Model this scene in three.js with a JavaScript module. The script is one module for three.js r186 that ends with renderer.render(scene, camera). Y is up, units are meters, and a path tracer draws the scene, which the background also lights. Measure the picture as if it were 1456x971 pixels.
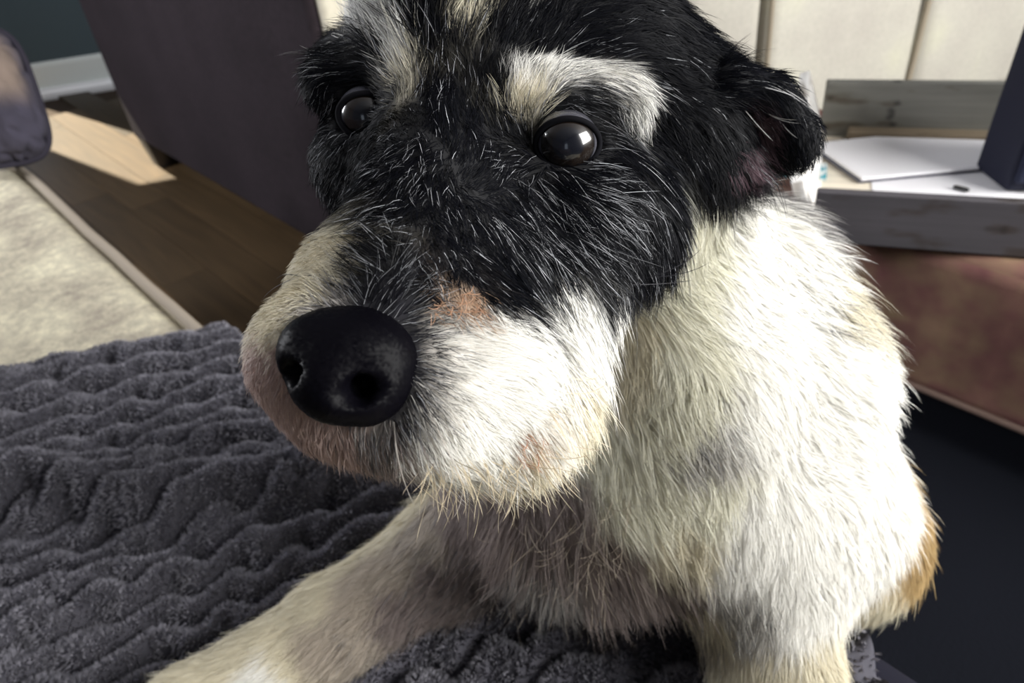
import * as THREE from 'three';
import { RoundedBoxGeometry } from 'three/addons/geometries/RoundedBoxGeometry.js';
import { mergeGeometries } from 'three/addons/utils/BufferGeometryUtils.js';
import { ImprovedNoise } from 'three/addons/math/ImprovedNoise.js';
import { RectAreaLightUniformsLib } from 'three/addons/lights/RectAreaLightUniformsLib.js';

// ---------------------------------------------------------------- camera, sky, lights, exposure
const V = (x, y, z) => new THREE.Vector3(x, y, z);
const scene = new THREE.Scene();
const renderer = new THREE.WebGLRenderer({ antialias: true });
renderer.toneMapping = THREE.LinearToneMapping;
renderer.toneMappingExposure = 1.0;
renderer.shadowMap.enabled = true;
RectAreaLightUniformsLib.init();
scene.background = new THREE.Color(0.75, 0.85, 1.0);

const FOCAL = 1050, W = 1456, H = 971;
const camera = new THREE.PerspectiveCamera(2 * Math.atan(H / 2 / FOCAL) * 180 / Math.PI, W / H, 0.02, 40);
const CP = V(0, 0.95, 0);
const pitch = 36 * Math.PI / 180, roll = 7 * Math.PI / 180;
const FW = V(0, -Math.sin(pitch), -Math.cos(pitch)), UP0 = V(0, Math.cos(pitch), -Math.sin(pitch)), RT0 = V(1, 0, 0);
const UP = UP0.clone().multiplyScalar(Math.cos(roll)).addScaledVector(RT0, Math.sin(roll));
const RT = RT0.clone().multiplyScalar(Math.cos(roll)).addScaledVector(UP0, -Math.sin(roll));
camera.position.copy(CP);
camera.quaternion.setFromRotationMatrix(new THREE.Matrix4().makeBasis(RT, UP, FW.clone().negate()));
camera.focus = 0.24;
camera.userData.fStop = 16;
scene.add(camera);

// the furniture's directions: A runs along the sofa edge towards the window, B across the gap
const ANG = 51.5 * Math.PI / 180;
const DA = V(Math.cos(ANG), 0, Math.sin(ANG)), DB = V(Math.sin(ANG), 0, -Math.cos(ANG));
const ab = (a, b, y = 0) => V(0, y, 0).addScaledVector(DA, a).addScaledVector(DB, b);

function areaLight(pos, target, w, h, color, intensity) {
  const l = new THREE.RectAreaLight(color, intensity, w, h);
  l.position.copy(pos); l.lookAt(target); scene.add(l);
  return l;
}
const WIN = { a: 1.75, b0: 0.6, b1: 2.6, y0: 1.0, y1: 2.4 };   // the big window to the right of the camera
areaLight(ab(WIN.a - 0.03, (WIN.b0 + WIN.b1) / 2, 1.7), ab(WIN.a - 2, (WIN.b0 + WIN.b1) / 2, 1.7), 1.96, 1.37, new THREE.Color(1, 0.985, 0.955), 22.5);
const sun = new THREE.DirectionalLight(new THREE.Color(1, 0.93, 0.74), 21);       // comes in through the doorway beside the far sofa
sun.position.set(-2.05 - 0.73 * 3, 3 * 1.0, -3.3 - 0.68 * 3); sun.target.position.set(-2.05, 0, -3.3);
sun.castShadow = true; Object.assign(sun.shadow.camera, { left: -5, right: 5, top: 5, bottom: -5, near: 0.1, far: 14 });
scene.add(sun, sun.target);
areaLight(V(-2.66, 1.75, -1.3), V(0, 1.0, -1.3), 1.0, 0.9, new THREE.Color(0.95, 0.96, 1), 28.0);

// ---------------------------------------------------------------- helpers
let seed = 12345;
const rnd = () => { seed = (seed + 0x6d2b79f5) | 0; let t = Math.imul(seed ^ (seed >>> 15), 1 | seed); t = (t + Math.imul(t ^ (t >>> 7), 61 | t)) ^ t; return ((t ^ (t >>> 14)) >>> 0) / 4294967296; };
const rr = (a, b) => a + (b - a) * rnd();
const N = new ImprovedNoise();
const noise = (x, y, z) => N.noise(x + 91.3, y + 37.7, z + 53.1);
const fbm = (x, y, z, o = 4) => { let s = 0, a = 0.5; for (let i = 0; i < o; i++) { s += a * noise(x, y, z); x *= 2.03; y *= 2.03; z *= 2.03; a *= 0.5; } return s; };
const clamp = (x, a = 0, b = 1) => Math.min(b, Math.max(a, x));
const sstep = (a, b, x) => { const t = clamp((x - a) / (b - a)); return t * t * (3 - 2 * t); };
const lerp = (a, b, t) => a + (b - a) * t;

const rayDir = (x, y) => FW.clone().addScaledVector(RT, (x - W / 2) / FOCAL).addScaledVector(UP, -(y - H / 2) / FOCAL);
const at = (x, y, d) => CP.clone().addScaledVector(rayDir(x, y), d);
const onY = (x, y, h) => { const r = rayDir(x, y); return CP.clone().addScaledVector(r, (h - CP.y) / r.y); };

const used = new Map();
function numbered(n) { const k = used.get(n) ?? 0; used.set(n, k + 1); return k ? `${n}_${String(k).padStart(3, '0')}` : n; }
function tag(o, label, category, group) { o.userData.label = label; o.userData.category = category; if (group) o.userData.group = group; return o; }
function thing(name, label, category, pos = V(0, 0, 0), turn = 0, group) {
  const o = new THREE.Group(); o.name = numbered(name); o.position.copy(pos); o.rotation.y = turn; scene.add(o);
  return tag(o, label, category, group);
}
function mesh(name, geo, mat, parent = scene) {
  const m = new THREE.Mesh(geo, mat); m.name = parent === scene ? numbered(name) : name;
  m.castShadow = m.receiveShadow = true; parent.add(m); return m;
}
function struct(name, geo, mat) { const m = mesh(name, geo, mat); m.userData.kind = 'structure'; return m; }
const box = (w, h, d, x = 0, y = 0, z = 0) => new THREE.BoxGeometry(w, h, d).translate(x, y, z);
const rbox = (w, h, d, r, x = 0, y = 0, z = 0, s = 4) => metreUV(new RoundedBoxGeometry(w, h, d, s, r)).translate(x, y, z);
function metreUV(g) {            // every face mapped in metres, so that textures keep their size
  const p = g.attributes.position, n = g.attributes.normal, u = g.attributes.uv;
  for (let i = 0; i < p.count; i++) {
    const ax = Math.abs(n.getX(i)), ay = Math.abs(n.getY(i)), az = Math.abs(n.getZ(i));
    if (ay >= ax && ay >= az) u.setXY(i, p.getX(i), p.getZ(i)); else if (ax >= az) u.setXY(i, p.getZ(i), p.getY(i)); else u.setXY(i, p.getX(i), p.getY(i));
  }
  return g;
}

function tex(w, h, fn, srgb = true, rep) {       // fn(u, v) -> [r, g, b] in 0..255
  const data = new Uint8Array(w * h * 4);
  for (let y = 0; y < h; y++) for (let x = 0; x < w; x++) {
    const c = fn(x / w, y / h), o = (y * w + x) * 4;
    data[o] = clamp(c[0], 0, 255); data[o + 1] = clamp(c[1], 0, 255); data[o + 2] = clamp(c[2], 0, 255); data[o + 3] = 255;
  }
  const t = new THREE.DataTexture(data, w, h); t.magFilter = THREE.LinearFilter; t.minFilter = THREE.LinearFilter;
  t.wrapS = t.wrapT = THREE.MirroredRepeatWrapping; if (srgb) t.colorSpace = THREE.SRGBColorSpace;
  if (rep) t.repeat.set(rep[0], rep[1]);
  t.needsUpdate = true; return t;
}
const std = (color, roughness = 0.8, more = {}) => new THREE.MeshPhysicalMaterial({ color, roughness, specularIntensity: roughness >= 0.8 ? 0.25 : 1, ...more });
const lin = (r, g, b) => new THREE.Color().setRGB(r, g, b);
const grey3 = (v) => [v, v, v];

// textures shared by the furniture
const suedeMap = tex(512, 512, (u, v) => {
  const n = fbm(u * 7, v * 7, 1, 5), f = fbm(u * 45, v * 45, 9, 3), g = noise(u * 160, v * 160, 3);
  const k = 1 + 0.34 * n + 0.26 * f + 0.10 * g;
  return [192 * k, 184 * k + 5 * n, 162 * k - 4 * f];
}, true);
const creamMap = tex(256, 256, (u, v) => {
  const n = fbm(u * 4, v * 4, 6, 4), f = noise(u * 90, v * 90, 2), k = 1 + 0.10 * n + 0.04 * f;
  return [222 * k, (218 + 4 * n) * k, (206 - 14 * Math.max(0, n)) * k];
});
const fabricBump = tex(256, 256, (u, v) => grey3(128 + 60 * noise(u * 60, v * 60, 2) + 40 * noise(u * 120, v * 120, 5)), false, [3, 3]);
const shadeTaupeMap = tex(256, 256, (u, v) => { const k = 1 + 0.2 * fbm(u * 5, v * 5, 4, 4) + 0.1 * noise(u * 70, v * 70, 1); return [44 * k, 38 * k, 42 * k]; });
const tanMap = tex(512, 256, (u, v) => {
  const n = fbm(u * 6, v * 6, 14, 5), m = fbm(u * 16, v * 16, 24, 3), k = 1 + 0.5 * n + 0.25 * m;
  return [118 * k, (90 + 26 * m) * k, 78 * k];
});

// ---------------------------------------------------------------- the room
{
  const wallM = std(lin(0.085, 0.115, 0.13), 0.85, { bumpMap: fabricBump, bumpScale: 0.0006 });
  const plain = std(lin(0.10, 0.10, 0.115), 0.9);
  const trimM = std(lin(0.80, 0.85, 0.82), 0.6);
  // floor: a slab below, with separate laminate planks laid along A
  const fl = struct('floor', box(9, 0.1, 9, 0, -0.065, -0.6), std(lin(0.05, 0.035, 0.025), 0.9));
  const pw = 0.125, mats = [];
  for (let k = 0; k < 5; k++) {
    const tone = [1.05, 0.86, 0.95, 0.78, 1.0][k];
    mats.push(new THREE.MeshPhysicalMaterial({ specularIntensity: 0.3, roughness: 0.5, map: tex(512, 64, (u, v) => {
      const g = fbm(u * 3 + k * 9, v * 5 + Math.sin(u * 6 + k) * 0.4, k * 7, 4), f = noise(u * 8, v * 42, k * 3 + 1), w = Math.sin((v * 9 + 3 * noise(u * 2, v * 2, k)) * 6) * 0.5;
      const s = tone * (1 + 0.22 * g + 0.09 * f + 0.05 * w);
      return [74 * s, 59 * s, 41 * s];
    }) }));
  }
  const geos = [1.22, 0.82].map((l) => new RoundedBoxGeometry(l - 0.0015, 0.015, pw - 0.0012, 1, 0.0005));
  for (let r = -6; r < 20; r++) {
    let a = -4.6 + ((r * 0.61) % 1.2 + 1.2) % 1.2, n = 0;
    while (a < 0.6) {
      const k = (r * 3 + n * 2 + 40) % 5, short = (r + n) % 4 === 0 ? 1 : 0, l = short ? 0.82 : 1.22;
      const b = (r + 0.5) * pw;
      if (a + l > -4.5 && !(b > 1.1 && a > -1.3)) {
        const p = mesh('plank', geos[short], mats[k], fl);
        p.position.copy(ab(a + l / 2, b, -0.0075)); p.rotation.y = -ANG;
      }
      a += l; n++;
    }
  }
  // far wall with its baseboard, at a slant to the sofas
  const wa = -8.5 * Math.PI / 180, wd = V(Math.cos(wa), 0, Math.sin(wa)), wp = V(-1.99, 0, -3.87);
  const wall = struct('wall_far', mergeGeometries([box(3.96, 2.6, 0.14, 1.72, 1.3, -0.07), box(1.15, 2.6, 0.14, -1.345, 1.3, -0.07), box(0.53, 0.55, 0.14, -0.51, 2.325, -0.07)]), wallM);
  wall.position.copy(wp); wall.rotation.y = -wa;
  const bb = struct('baseboard_far', new THREE.ExtrudeGeometry((() => {
    const s = new THREE.Shape(); s.moveTo(0, 0); s.lineTo(0.014, 0); s.lineTo(0.014, 0.135); s.quadraticCurveTo(0.012, 0.152, 0.004, 0.158); s.lineTo(0, 0.158); s.closePath(); return s;
  })(), { depth: 3.76, bevelEnabled: false }).rotateY(-Math.PI / 2).translate(3.5, 0, 0), trimM);
  bb.position.copy(wp); bb.rotation.y = -wa;
  const shoe = struct('trim_1', new THREE.CylinderGeometry(0.022, 0.022, 3.76, 12, 1).rotateZ(Math.PI / 2).scale(1, 1.5, 1).translate(1.62, 0.008, 0.018), std(lin(0.95, 0.95, 0.96), 0.3));
  shoe.position.copy(wp); shoe.rotation.y = -wa;
  // side wall with its window
  struct('wall_left', mergeGeometries([box(0.14, 2.6, 2.25, -2.75, 1.3, 1.425), box(0.14, 2.6, 2.06, -2.75, 1.3, -2.83), box(0.14, 1.25, 1.1, -2.75, 0.625, -1.25), box(0.14, 0.35, 1.1, -2.75, 2.425, -1.25)]), wallM);
  const win2 = struct('window_2', mergeGeometries([box(0.06, 0.05, 1.1, 0, 1.275, 0), box(0.06, 0.05, 1.1, 0, 2.225, 0), box(0.06, 1, 0.05, 0, 1.75, 0.525), box(0.06, 1, 0.05, 0, 1.75, -0.525), box(0.05, 1, 0.04, 0, 1.75, 0)]), trimM);
  win2.position.set(-2.76, 0, -1.25);
  mesh('window_pane', box(0.004, 1, 1.1, 0, 1.75, 0), new THREE.MeshPhysicalMaterial({ color: 0xffffff, transmission: 1, thickness: 0, roughness: 0.02 }), win2);
  // window wall
  const wT = 0.16, cA = WIN.a + wT / 2;
  const ww = struct('wall_window', mergeGeometries([
    box(wT, WIN.y0, 6.4, 0, WIN.y0 / 2, -0.5), box(wT, 2.6 - WIN.y1, 6.4, 0, (2.6 + WIN.y1) / 2, -0.5),
    box(wT, WIN.y1 - WIN.y0, 2.2, 0, (WIN.y0 + WIN.y1) / 2, -(WIN.b0 - 1.1)), box(wT, WIN.y1 - WIN.y0, 2.2, 0, (WIN.y0 + WIN.y1) / 2, -(WIN.b1 + 1.1))]), plain);
  ww.position.copy(ab(cA, 0, 0)); ww.rotation.y = -ANG;
  const wm = (WIN.b0 + WIN.b1) / 2, wl = WIN.b1 - WIN.b0, wh = WIN.y1 - WIN.y0;
  const win = struct('window_1', mergeGeometries([
    box(0.06, 0.05, wl, 0, WIN.y0 + 0.025, 0), box(0.06, 0.05, wl, 0, WIN.y1 - 0.025, 0), box(0.06, wh, 0.05, 0, 1.7, wl / 2 - 0.025), box(0.06, wh, 0.05, 0, 1.7, -wl / 2 + 0.025), box(0.05, wh, 0.05, 0, 1.7, 0)]), trimM);
  win.position.copy(ab(cA, wm, 0)); win.rotation.y = -ANG;
  mesh('window_pane', box(0.004, wh, wl, 0.01, 1.7, 0), new THREE.MeshPhysicalMaterial({ color: 0xffffff, transmission: 1, thickness: 0, roughness: 0.02 }), win);
  // remaining walls and ceiling close the room
  const cl = (name, a, b, la, lb, y = 1.3, h = 2.6) => { const m = struct(name, box(la, h, lb), plain); m.position.copy(ab(a, b, y)); m.rotation.y = -ANG; };
  cl('wall_back', -0.9, -2.6, 5.6, 0.14);
  cl('wall_right', -0.6, 3.4, 5.2, 0.14);
  const cs = new THREE.Shape(); [[-2.82, 3.76], [1.9, 4.46], [5, 4.46], [5, -4.4], [-5, -4.4], [-5, 2.24], [-2.82, 2.24]].forEach(([x, y], i) => i ? cs.lineTo(x, y) : cs.moveTo(x, y)); cs.closePath();
  struct('ceiling', new THREE.ExtrudeGeometry(cs, { depth: 0.1, bevelEnabled: false }).rotateX(-Math.PI / 2).translate(0, 2.6, 0), std(lin(0.22, 0.22, 0.23), 0.95));
  const shadeSheet = mesh('floor_shade_sheet', rbox(1.9, 0.014, 1.0, 0.006), std(lin(0.006, 0.007, 0.011), 1, { bumpMap: fabricBump, bumpScale: 0.002 }));  // dark sheet added on the floor, its colour standing in for shade
  shadeSheet.position.copy(ab(0.05, 0.72, 0.007)); shadeSheet.rotation.y = -ANG;
  tag(shadeSheet, 'added very dark navy sheet standing in for floor shade between the dog and the brown ottoman', 'shadeSheet');
}

// ---------------------------------------------------------------- far sofa, seen from the side whose shade is put into the fabric colour
const BASE_TURN = -ANG;          // local x = A, local z = -B
{
  const g = thing('far_sofa', 'large far sofa with a side panel darkened to taupe for shade, cream front and dark wooden foot', 'sofa', ab(-1.35, 0.69), BASE_TURN);
  const side = new THREE.MeshPhysicalMaterial({ specularIntensity: 0.25, map: shadeTaupeMap, roughness: 0.95, bumpMap: fabricBump, bumpScale: 0.0008 });  // dark copy of the sofa fabric: the shade of this side is painted in
  const cream = new THREE.MeshStandardMaterial({ map: creamMap, roughness: 0.95, color: lin(0.9, 0.88, 0.8) });
  mesh('side_panel', rbox(1.57, 0.92, 0.05, 0.016, -0.785, 0.56, -0.025), side, g).userData.label = 'side panel with shade put into its dark taupe';
  mesh('arm', rbox(1.5, 0.9, 0.2, 0.02, -0.76, 0.56, -0.15), side, g);
  mesh('front_panel', rbox(0.03, 0.66, 0.23, 0.012, 0.005, 0.76, -0.135), cream, g);
  mesh('front_rail', rbox(0.06, 0.34, 1.0, 0.02, -0.03, 0.28, -0.51), cream, g);
  for (let k = 0; k < 2; k++) mesh('seat_cushion', rbox(0.95, 0.2, 0.37, 0.05, -0.5, 0.5, -0.445 - k * 0.38), cream, g);
  mesh('backrest', rbox(0.3, 0.9, 0.75, 0.05, -1.3, 0.6, -0.635), side, g);
  const wood = std(lin(0.006, 0.005, 0.005), 0.5);
  for (const [x, z] of [[-1.49, -0.062], [-0.08, -0.062], [-1.49, -0.92], [-0.1, -0.92]]) {
    const f = new THREE.CylinderGeometry(0.085, 0.06, 0.115, 4, 1).rotateY(Math.PI / 4);
    mesh('foot', f.translate(x, 0.0575, z), wood, g);
  }
}
// ---------------------------------------------------------------- cream chair behind the tray
{
  const c = at(1205, 60, 2.05); c.y = 0;
  const g = thing('cream_armchair', 'cream suede armchair with upright seams behind the wooden tray', 'armchair', c, 20 * Math.PI / 180);
  const cream = new THREE.MeshStandardMaterial({ map: creamMap, roughness: 0.9, color: lin(0.66, 0.66, 0.65) });
  mesh('seat_front', rbox(0.55, 0.62, 0.4, 0.035, 0, 0.36, -0.2), cream, g);
  mesh('arm', rbox(0.50, 0.72, 0.5, 0.05, 0.532, 0.40, -0.235), cream, g);
  mesh('arm', rbox(0.26, 0.60, 0.17, 0.05, -0.412, 0.36, -0.095), cream, g);
  mesh('backrest', rbox(0.6, 0.6, 0.16, 0.05, 0, 0.6, -0.45), cream, g);
  const pip = std(lin(0.30, 0.26, 0.2), 0.9);
  const curve = new THREE.CatmullRomCurve3([V(0.262, 0.06, 0.0), V(0.27, 0.3, 0.006), V(0.282, 0.5, 0.004), V(0.285, 0.66, -0.01)]);
  mesh('seam_piping', new THREE.TubeGeometry(curve, 24, 0.009, 8), pip, g);
  const curve2 = new THREE.CatmullRomCurve3([V(-0.276, 0.06, 0.002), V(-0.279, 0.4, 0.004), V(-0.28, 0.64, -0.005)]);
  mesh('seam_piping', new THREE.TubeGeometry(curve2, 24, 0.007, 8), pip, g);
}

// ---------------------------------------------------------------- ottoman, tray and what lies in it
{
  const g = thing('ottoman', 'brown mottled suede ottoman carrying the wooden tray', 'ottoman', ab(-0.2, 1.30, 0.014), BASE_TURN);
  const m = new THREE.MeshPhysicalMaterial({ specularIntensity: 0.25, map: tanMap, roughness: 0.85, bumpMap: fabricBump, bumpScale: 0.0008 });
  mesh('body', rbox(1.5, 0.262, 0.46, 0.03, 0, 0.211, 0), m, g);
  const seam = new THREE.TubeGeometry(new THREE.LineCurve3(V(-0.72, 0.092, 0.229), V(0.72, 0.092, 0.229)), 2, 0.006, 8);
  mesh('piping', seam, std(lin(0.16, 0.11, 0.09), 0.9), g);
  const wood = std(lin(0.01, 0.008, 0.008), 0.5);
  for (const x of [-0.66, 0.66]) for (const z of [-0.17, 0.17]) mesh('foot', new THREE.CylinderGeometry(0.03, 0.022, 0.084, 12).translate(x, 0.042, z), wood, g);
}
const trayTurn = -24 * Math.PI / 180, TL = V(0.474, 0.36, -0.98);
const TX = V(Math.cos(24 * Math.PI / 180), 0, Math.sin(24 * Math.PI / 180)), TZ = V(-Math.sin(24 * Math.PI / 180), 0, Math.cos(24 * Math.PI / 180));
const onTray = (x, y, z) => TL.clone().addScaledVector(TX, x).addScaledVector(TZ, z).add(V(0, y, 0));
{
  const g = thing('wooden_tray', 'whitewashed distressed wooden tray on the brown ottoman', 'tray', TL, trayTurn);
  const wood = (r, gg, b, s) => new THREE.MeshStandardMaterial({ roughness: 0.75, map: tex(512, 128, (u, v) => {
    const n = fbm(u * 5 + s, v * 4, s, 4), gr = noise(u * 6, v * 30, s + 2), worn = 0.7 * sstep(0.1, 0.4, fbm(u * 9 + s * 2, v * 7, s + 5, 4)), dk = 0.8 * sstep(0.28, 0.45, fbm(u * 14 + s, v * 5, s + 15, 3));
    const k = (1 + 0.16 * n + 0.07 * gr) * (1 - 0.35 * worn) * (1 - 0.5 * dk);
    return [r * k, gg * k - 8 * worn, b * k - 16 * worn];
  }, true, [1.2, 5]) });
  const shadedPale = wood(118, 117, 110, 1), front = wood(68, 65, 69, 7), endm = wood(228, 226, 222, 3), floorM = wood(226, 216, 198, 11);  // both rails are darker copies of the wood, their shade painted in
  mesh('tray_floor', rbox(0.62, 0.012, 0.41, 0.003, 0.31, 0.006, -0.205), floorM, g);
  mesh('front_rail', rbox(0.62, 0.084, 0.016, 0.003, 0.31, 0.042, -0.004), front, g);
  mesh('back_rail', rbox(0.62, 0.116, 0.016, 0.003, 0.31, 0.058, -0.406), shadedPale, g).userData.label = 'worn back rail with shade put into its grey';
  mesh('back_ledge', rbox(0.50, 0.022, 0.03, 0.004, 0.30, 0.022, -0.385), wood(126, 112, 92, 17), g);
  for (const x of [0.004, 0.616]) {
    const s = new THREE.Shape(); s.moveTo(0, 0); s.lineTo(0.41, 0); s.lineTo(0.418, 0.128); s.quadraticCurveTo(0.40, 0.134, 0.36, 0.126); s.quadraticCurveTo(0.2, 0.10, 0.05, 0.108); s.quadraticCurveTo(0, 0.108, -0.004, 0.086); s.closePath();
    const e = new THREE.ExtrudeGeometry(s, { depth: 0.014, bevelEnabled: true, bevelSize: 0.002, bevelThickness: 0.002, bevelSegments: 2 }).rotateY(Math.PI / 2).rotateZ(x < 0.1 ? 0.34 : -0.34).translate(x - 0.007, 0.002, 0);
    mesh('end_panel', e, endm, g);
  }
}
{
  const paper = std(lin(0.86, 0.85, 0.88), 0.7), edge = std(lin(0.10, 0.10, 0.13), 0.7);
  const c1 = onY(1225, 258, 0.378), c2 = onY(1455, 236, 0.378), c0 = onY(1165, 214, 0.378);
  const ux = c2.clone().sub(c1).setY(0).normalize(), L = 0.27;
  const nb = thing('notebook', 'white notebook with a dark lower edge lying in the wooden tray', 'notebook', V(c1.x, 0.3735, c1.z), Math.atan2(-ux.z, ux.x));
  const uz = V(-ux.z, 0, ux.x), side = c0.clone().sub(c1).setY(0), sx = side.dot(ux), sz = side.dot(uz);
  const quad = (o, y0, y1) => { const s = new THREE.Shape(); s.moveTo(o, -o); s.lineTo(L, -o); s.lineTo(L + sx * 1.3, -sz * 1.15 ); s.lineTo(sx * 1.3 + o, -sz * 1.15); s.closePath(); return new THREE.ExtrudeGeometry(s, { depth: y1 - y0, bevelEnabled: true, bevelSize: 0.0006, bevelThickness: 0.0006, bevelSegments: 1 }).rotateX(-Math.PI / 2).translate(0, y0, 0); };
  mesh('back_cover', quad(-0.002, 0.0016, 0.0065), edge, nb);
  mesh('page_block', quad(0.0005, 0.0072, 0.011), paper, nb);
  const sheet = mesh('paper_sheet', new RoundedBoxGeometry(0.42, 0.0012, 0.27, 1, 0.0004), paper);
  sheet.position.copy(onTray(0.30, 0.0132, -0.155)); sheet.rotation.y = trayTurn + 0.02;
  tag(sheet, 'flat white sheet of paper under the notebook in the tray', 'paper');
  const clip = mesh('pen_cap', new THREE.CapsuleGeometry(0.0036, 0.018, 4, 10).rotateZ(Math.PI / 2), std(lin(0.01, 0.01, 0.01), 0.5));
  const cp = onY(1366, 270, 0.376); clip.position.set(cp.x, 0.3785, cp.z); clip.rotation.y = -0.95;
  tag(clip, 'small black pen cap lying on the white paper', 'pen cap');
  // crumpled clear wrapper with a blue print
  const wg = new THREE.PlaneGeometry(0.11, 0.06, 36, 22), wpz = wg.attributes.position, wc = new Float32Array(wpz.count * 3);
  for (let i = 0; i < wpz.count; i++) {
    const x = wpz.getX(i), y = wpz.getY(i); wpz.setZ(i, 0.007 + 0.009 * Math.abs(noise(x * 60, y * 60, 3)) + 0.004 * noise(x * 180, y * 180, 7));
    const k = sstep(-0.1, 0.25, noise(x * 55, y * 70, 11)); wc.set([lerp(0.75, 0.06, k), lerp(0.85, 0.42, k), lerp(0.9, 0.55, k)], i * 3);
  }
  wg.setAttribute('color', new THREE.BufferAttribute(wc, 3)); wg.rotateX(-Math.PI / 2); wg.computeVertexNormals();
  const w = mesh('plastic_wrapper', wg, new THREE.MeshPhysicalMaterial({ vertexColors: true, roughness: 0.15, transmission: 0.55, thickness: 0 }));
  const wp = onY(1128, 240, 0.385); w.position.set(wp.x, 0.3735, wp.z); w.rotation.y = trayTurn;
  tag(w, 'crumpled clear and teal plastic wrapper in the tray next to the dog ear', 'wrapper');
}
{
  const p = onY(1428, 284, 0.371);
  const g = thing('upright_case', 'tall dark navy case standing in the tray at the right border', 'case', V(p.x, 0.3745, p.z), trayTurn + 0.35);
  g.rotation.z = -0.05;
  const navy = new THREE.MeshPhysicalMaterial({ color: lin(0.006, 0.007, 0.017), roughness: 0.7, specularIntensity: 0.4 });
  mesh('body', rbox(0.2, 0.46, 0.1, 0.012, 0.104, 0.232, -0.06), navy, g);
  mesh('edge_strip', rbox(0.028, 0.42, 0.012, 0.005, 0.022, 0.232, -0.004), std(lin(0.012, 0.014, 0.028), 0.8), g);
  mesh('rubber_base', rbox(0.165, 0.07, 0.02, 0.008, 0.117, 0.045, -0.006), std(lin(0.003, 0.003, 0.004), 0.35), g);
}

// ---------------------------------------------------------------- near sofa with its cushion, piping and pillow
const SEAT = 0.485, EDGE = 0.183;          // height of the seat, and where its front edge lies across B
{
  const g = thing('near_sofa', 'beige suede sofa with a corded front edge under the grey blanket', 'sofa', ab(0, EDGE), BASE_TURN);
  const top = new THREE.MeshStandardMaterial({ map: suedeMap.clone(), roughness: 0.92, bumpMap: fabricBump, bumpScale: 0.0006 });
  top.map.repeat.set(1.6, 1.6); top.map.needsUpdate = true;
  const base = new THREE.MeshStandardMaterial({ map: shadeTaupeMap, roughness: 0.95 });
  // crowned seat cushion: local x from -1.95 to 0.9, local z from 0 (front edge) back to 0.62
  const L = 2.85, D = 0.66, th = 0.16, nx = 90, nz = 40, geo = rbox(L, th, D, 0.045, -0.52, 0, D / 2 + 0.003, 8), p = geo.attributes.position;
  void nx; void nz;
  for (let i = 0; i < p.count; i++) p.setY(i, p.getY(i) + SEAT - th / 2);
  mesh('seat_cushion', geo, top, g);
  const pts = []; for (let i = 0; i <= 40; i++) { const x = -1.9 + i * 0.067; pts.push(V(x, SEAT - 0.004 + 0.003 * noise(x * 4, 0, 1), 0.010 + 0.004 * noise(x * 5, 3, 1))); }
  mesh('piping', new THREE.TubeGeometry(new THREE.CatmullRomCurve3(pts), 160, 0.0075, 10), std(lin(0.36, 0.31, 0.25), 0.9), g);
  mesh('base', rbox(2.8, 0.3, 0.62, 0.02, -0.52, 0.2, 0.34), base, g);
  mesh('chaise_cushion', rbox(0.86, 0.16, 0.17, 0.045, -0.06, SEAT - 0.085, -0.075), std(lin(0.016, 0.016, 0.026), 0.95), g).userData.label = 'end cushion with shade put into its dark navy';  // navy stands in for the shade beside the dog
  mesh('chaise_base', rbox(0.82, 0.3, 0.14, 0.02, -0.06, 0.2, -0.07), base, g);
  mesh('backrest', rbox(2.8, 0.85, 0.22, 0.06, -0.52, 0.48, 0.76), base, g);
  for (const x of [-1.85, 0.8]) for (const z of [0.06, 0.6]) mesh('foot', new THREE.CylinderGeometry(0.04, 0.03, 0.06, 12).translate(x, 0.03, z), std(lin(0.01, 0.008, 0.008), 0.5), g);
}
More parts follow.
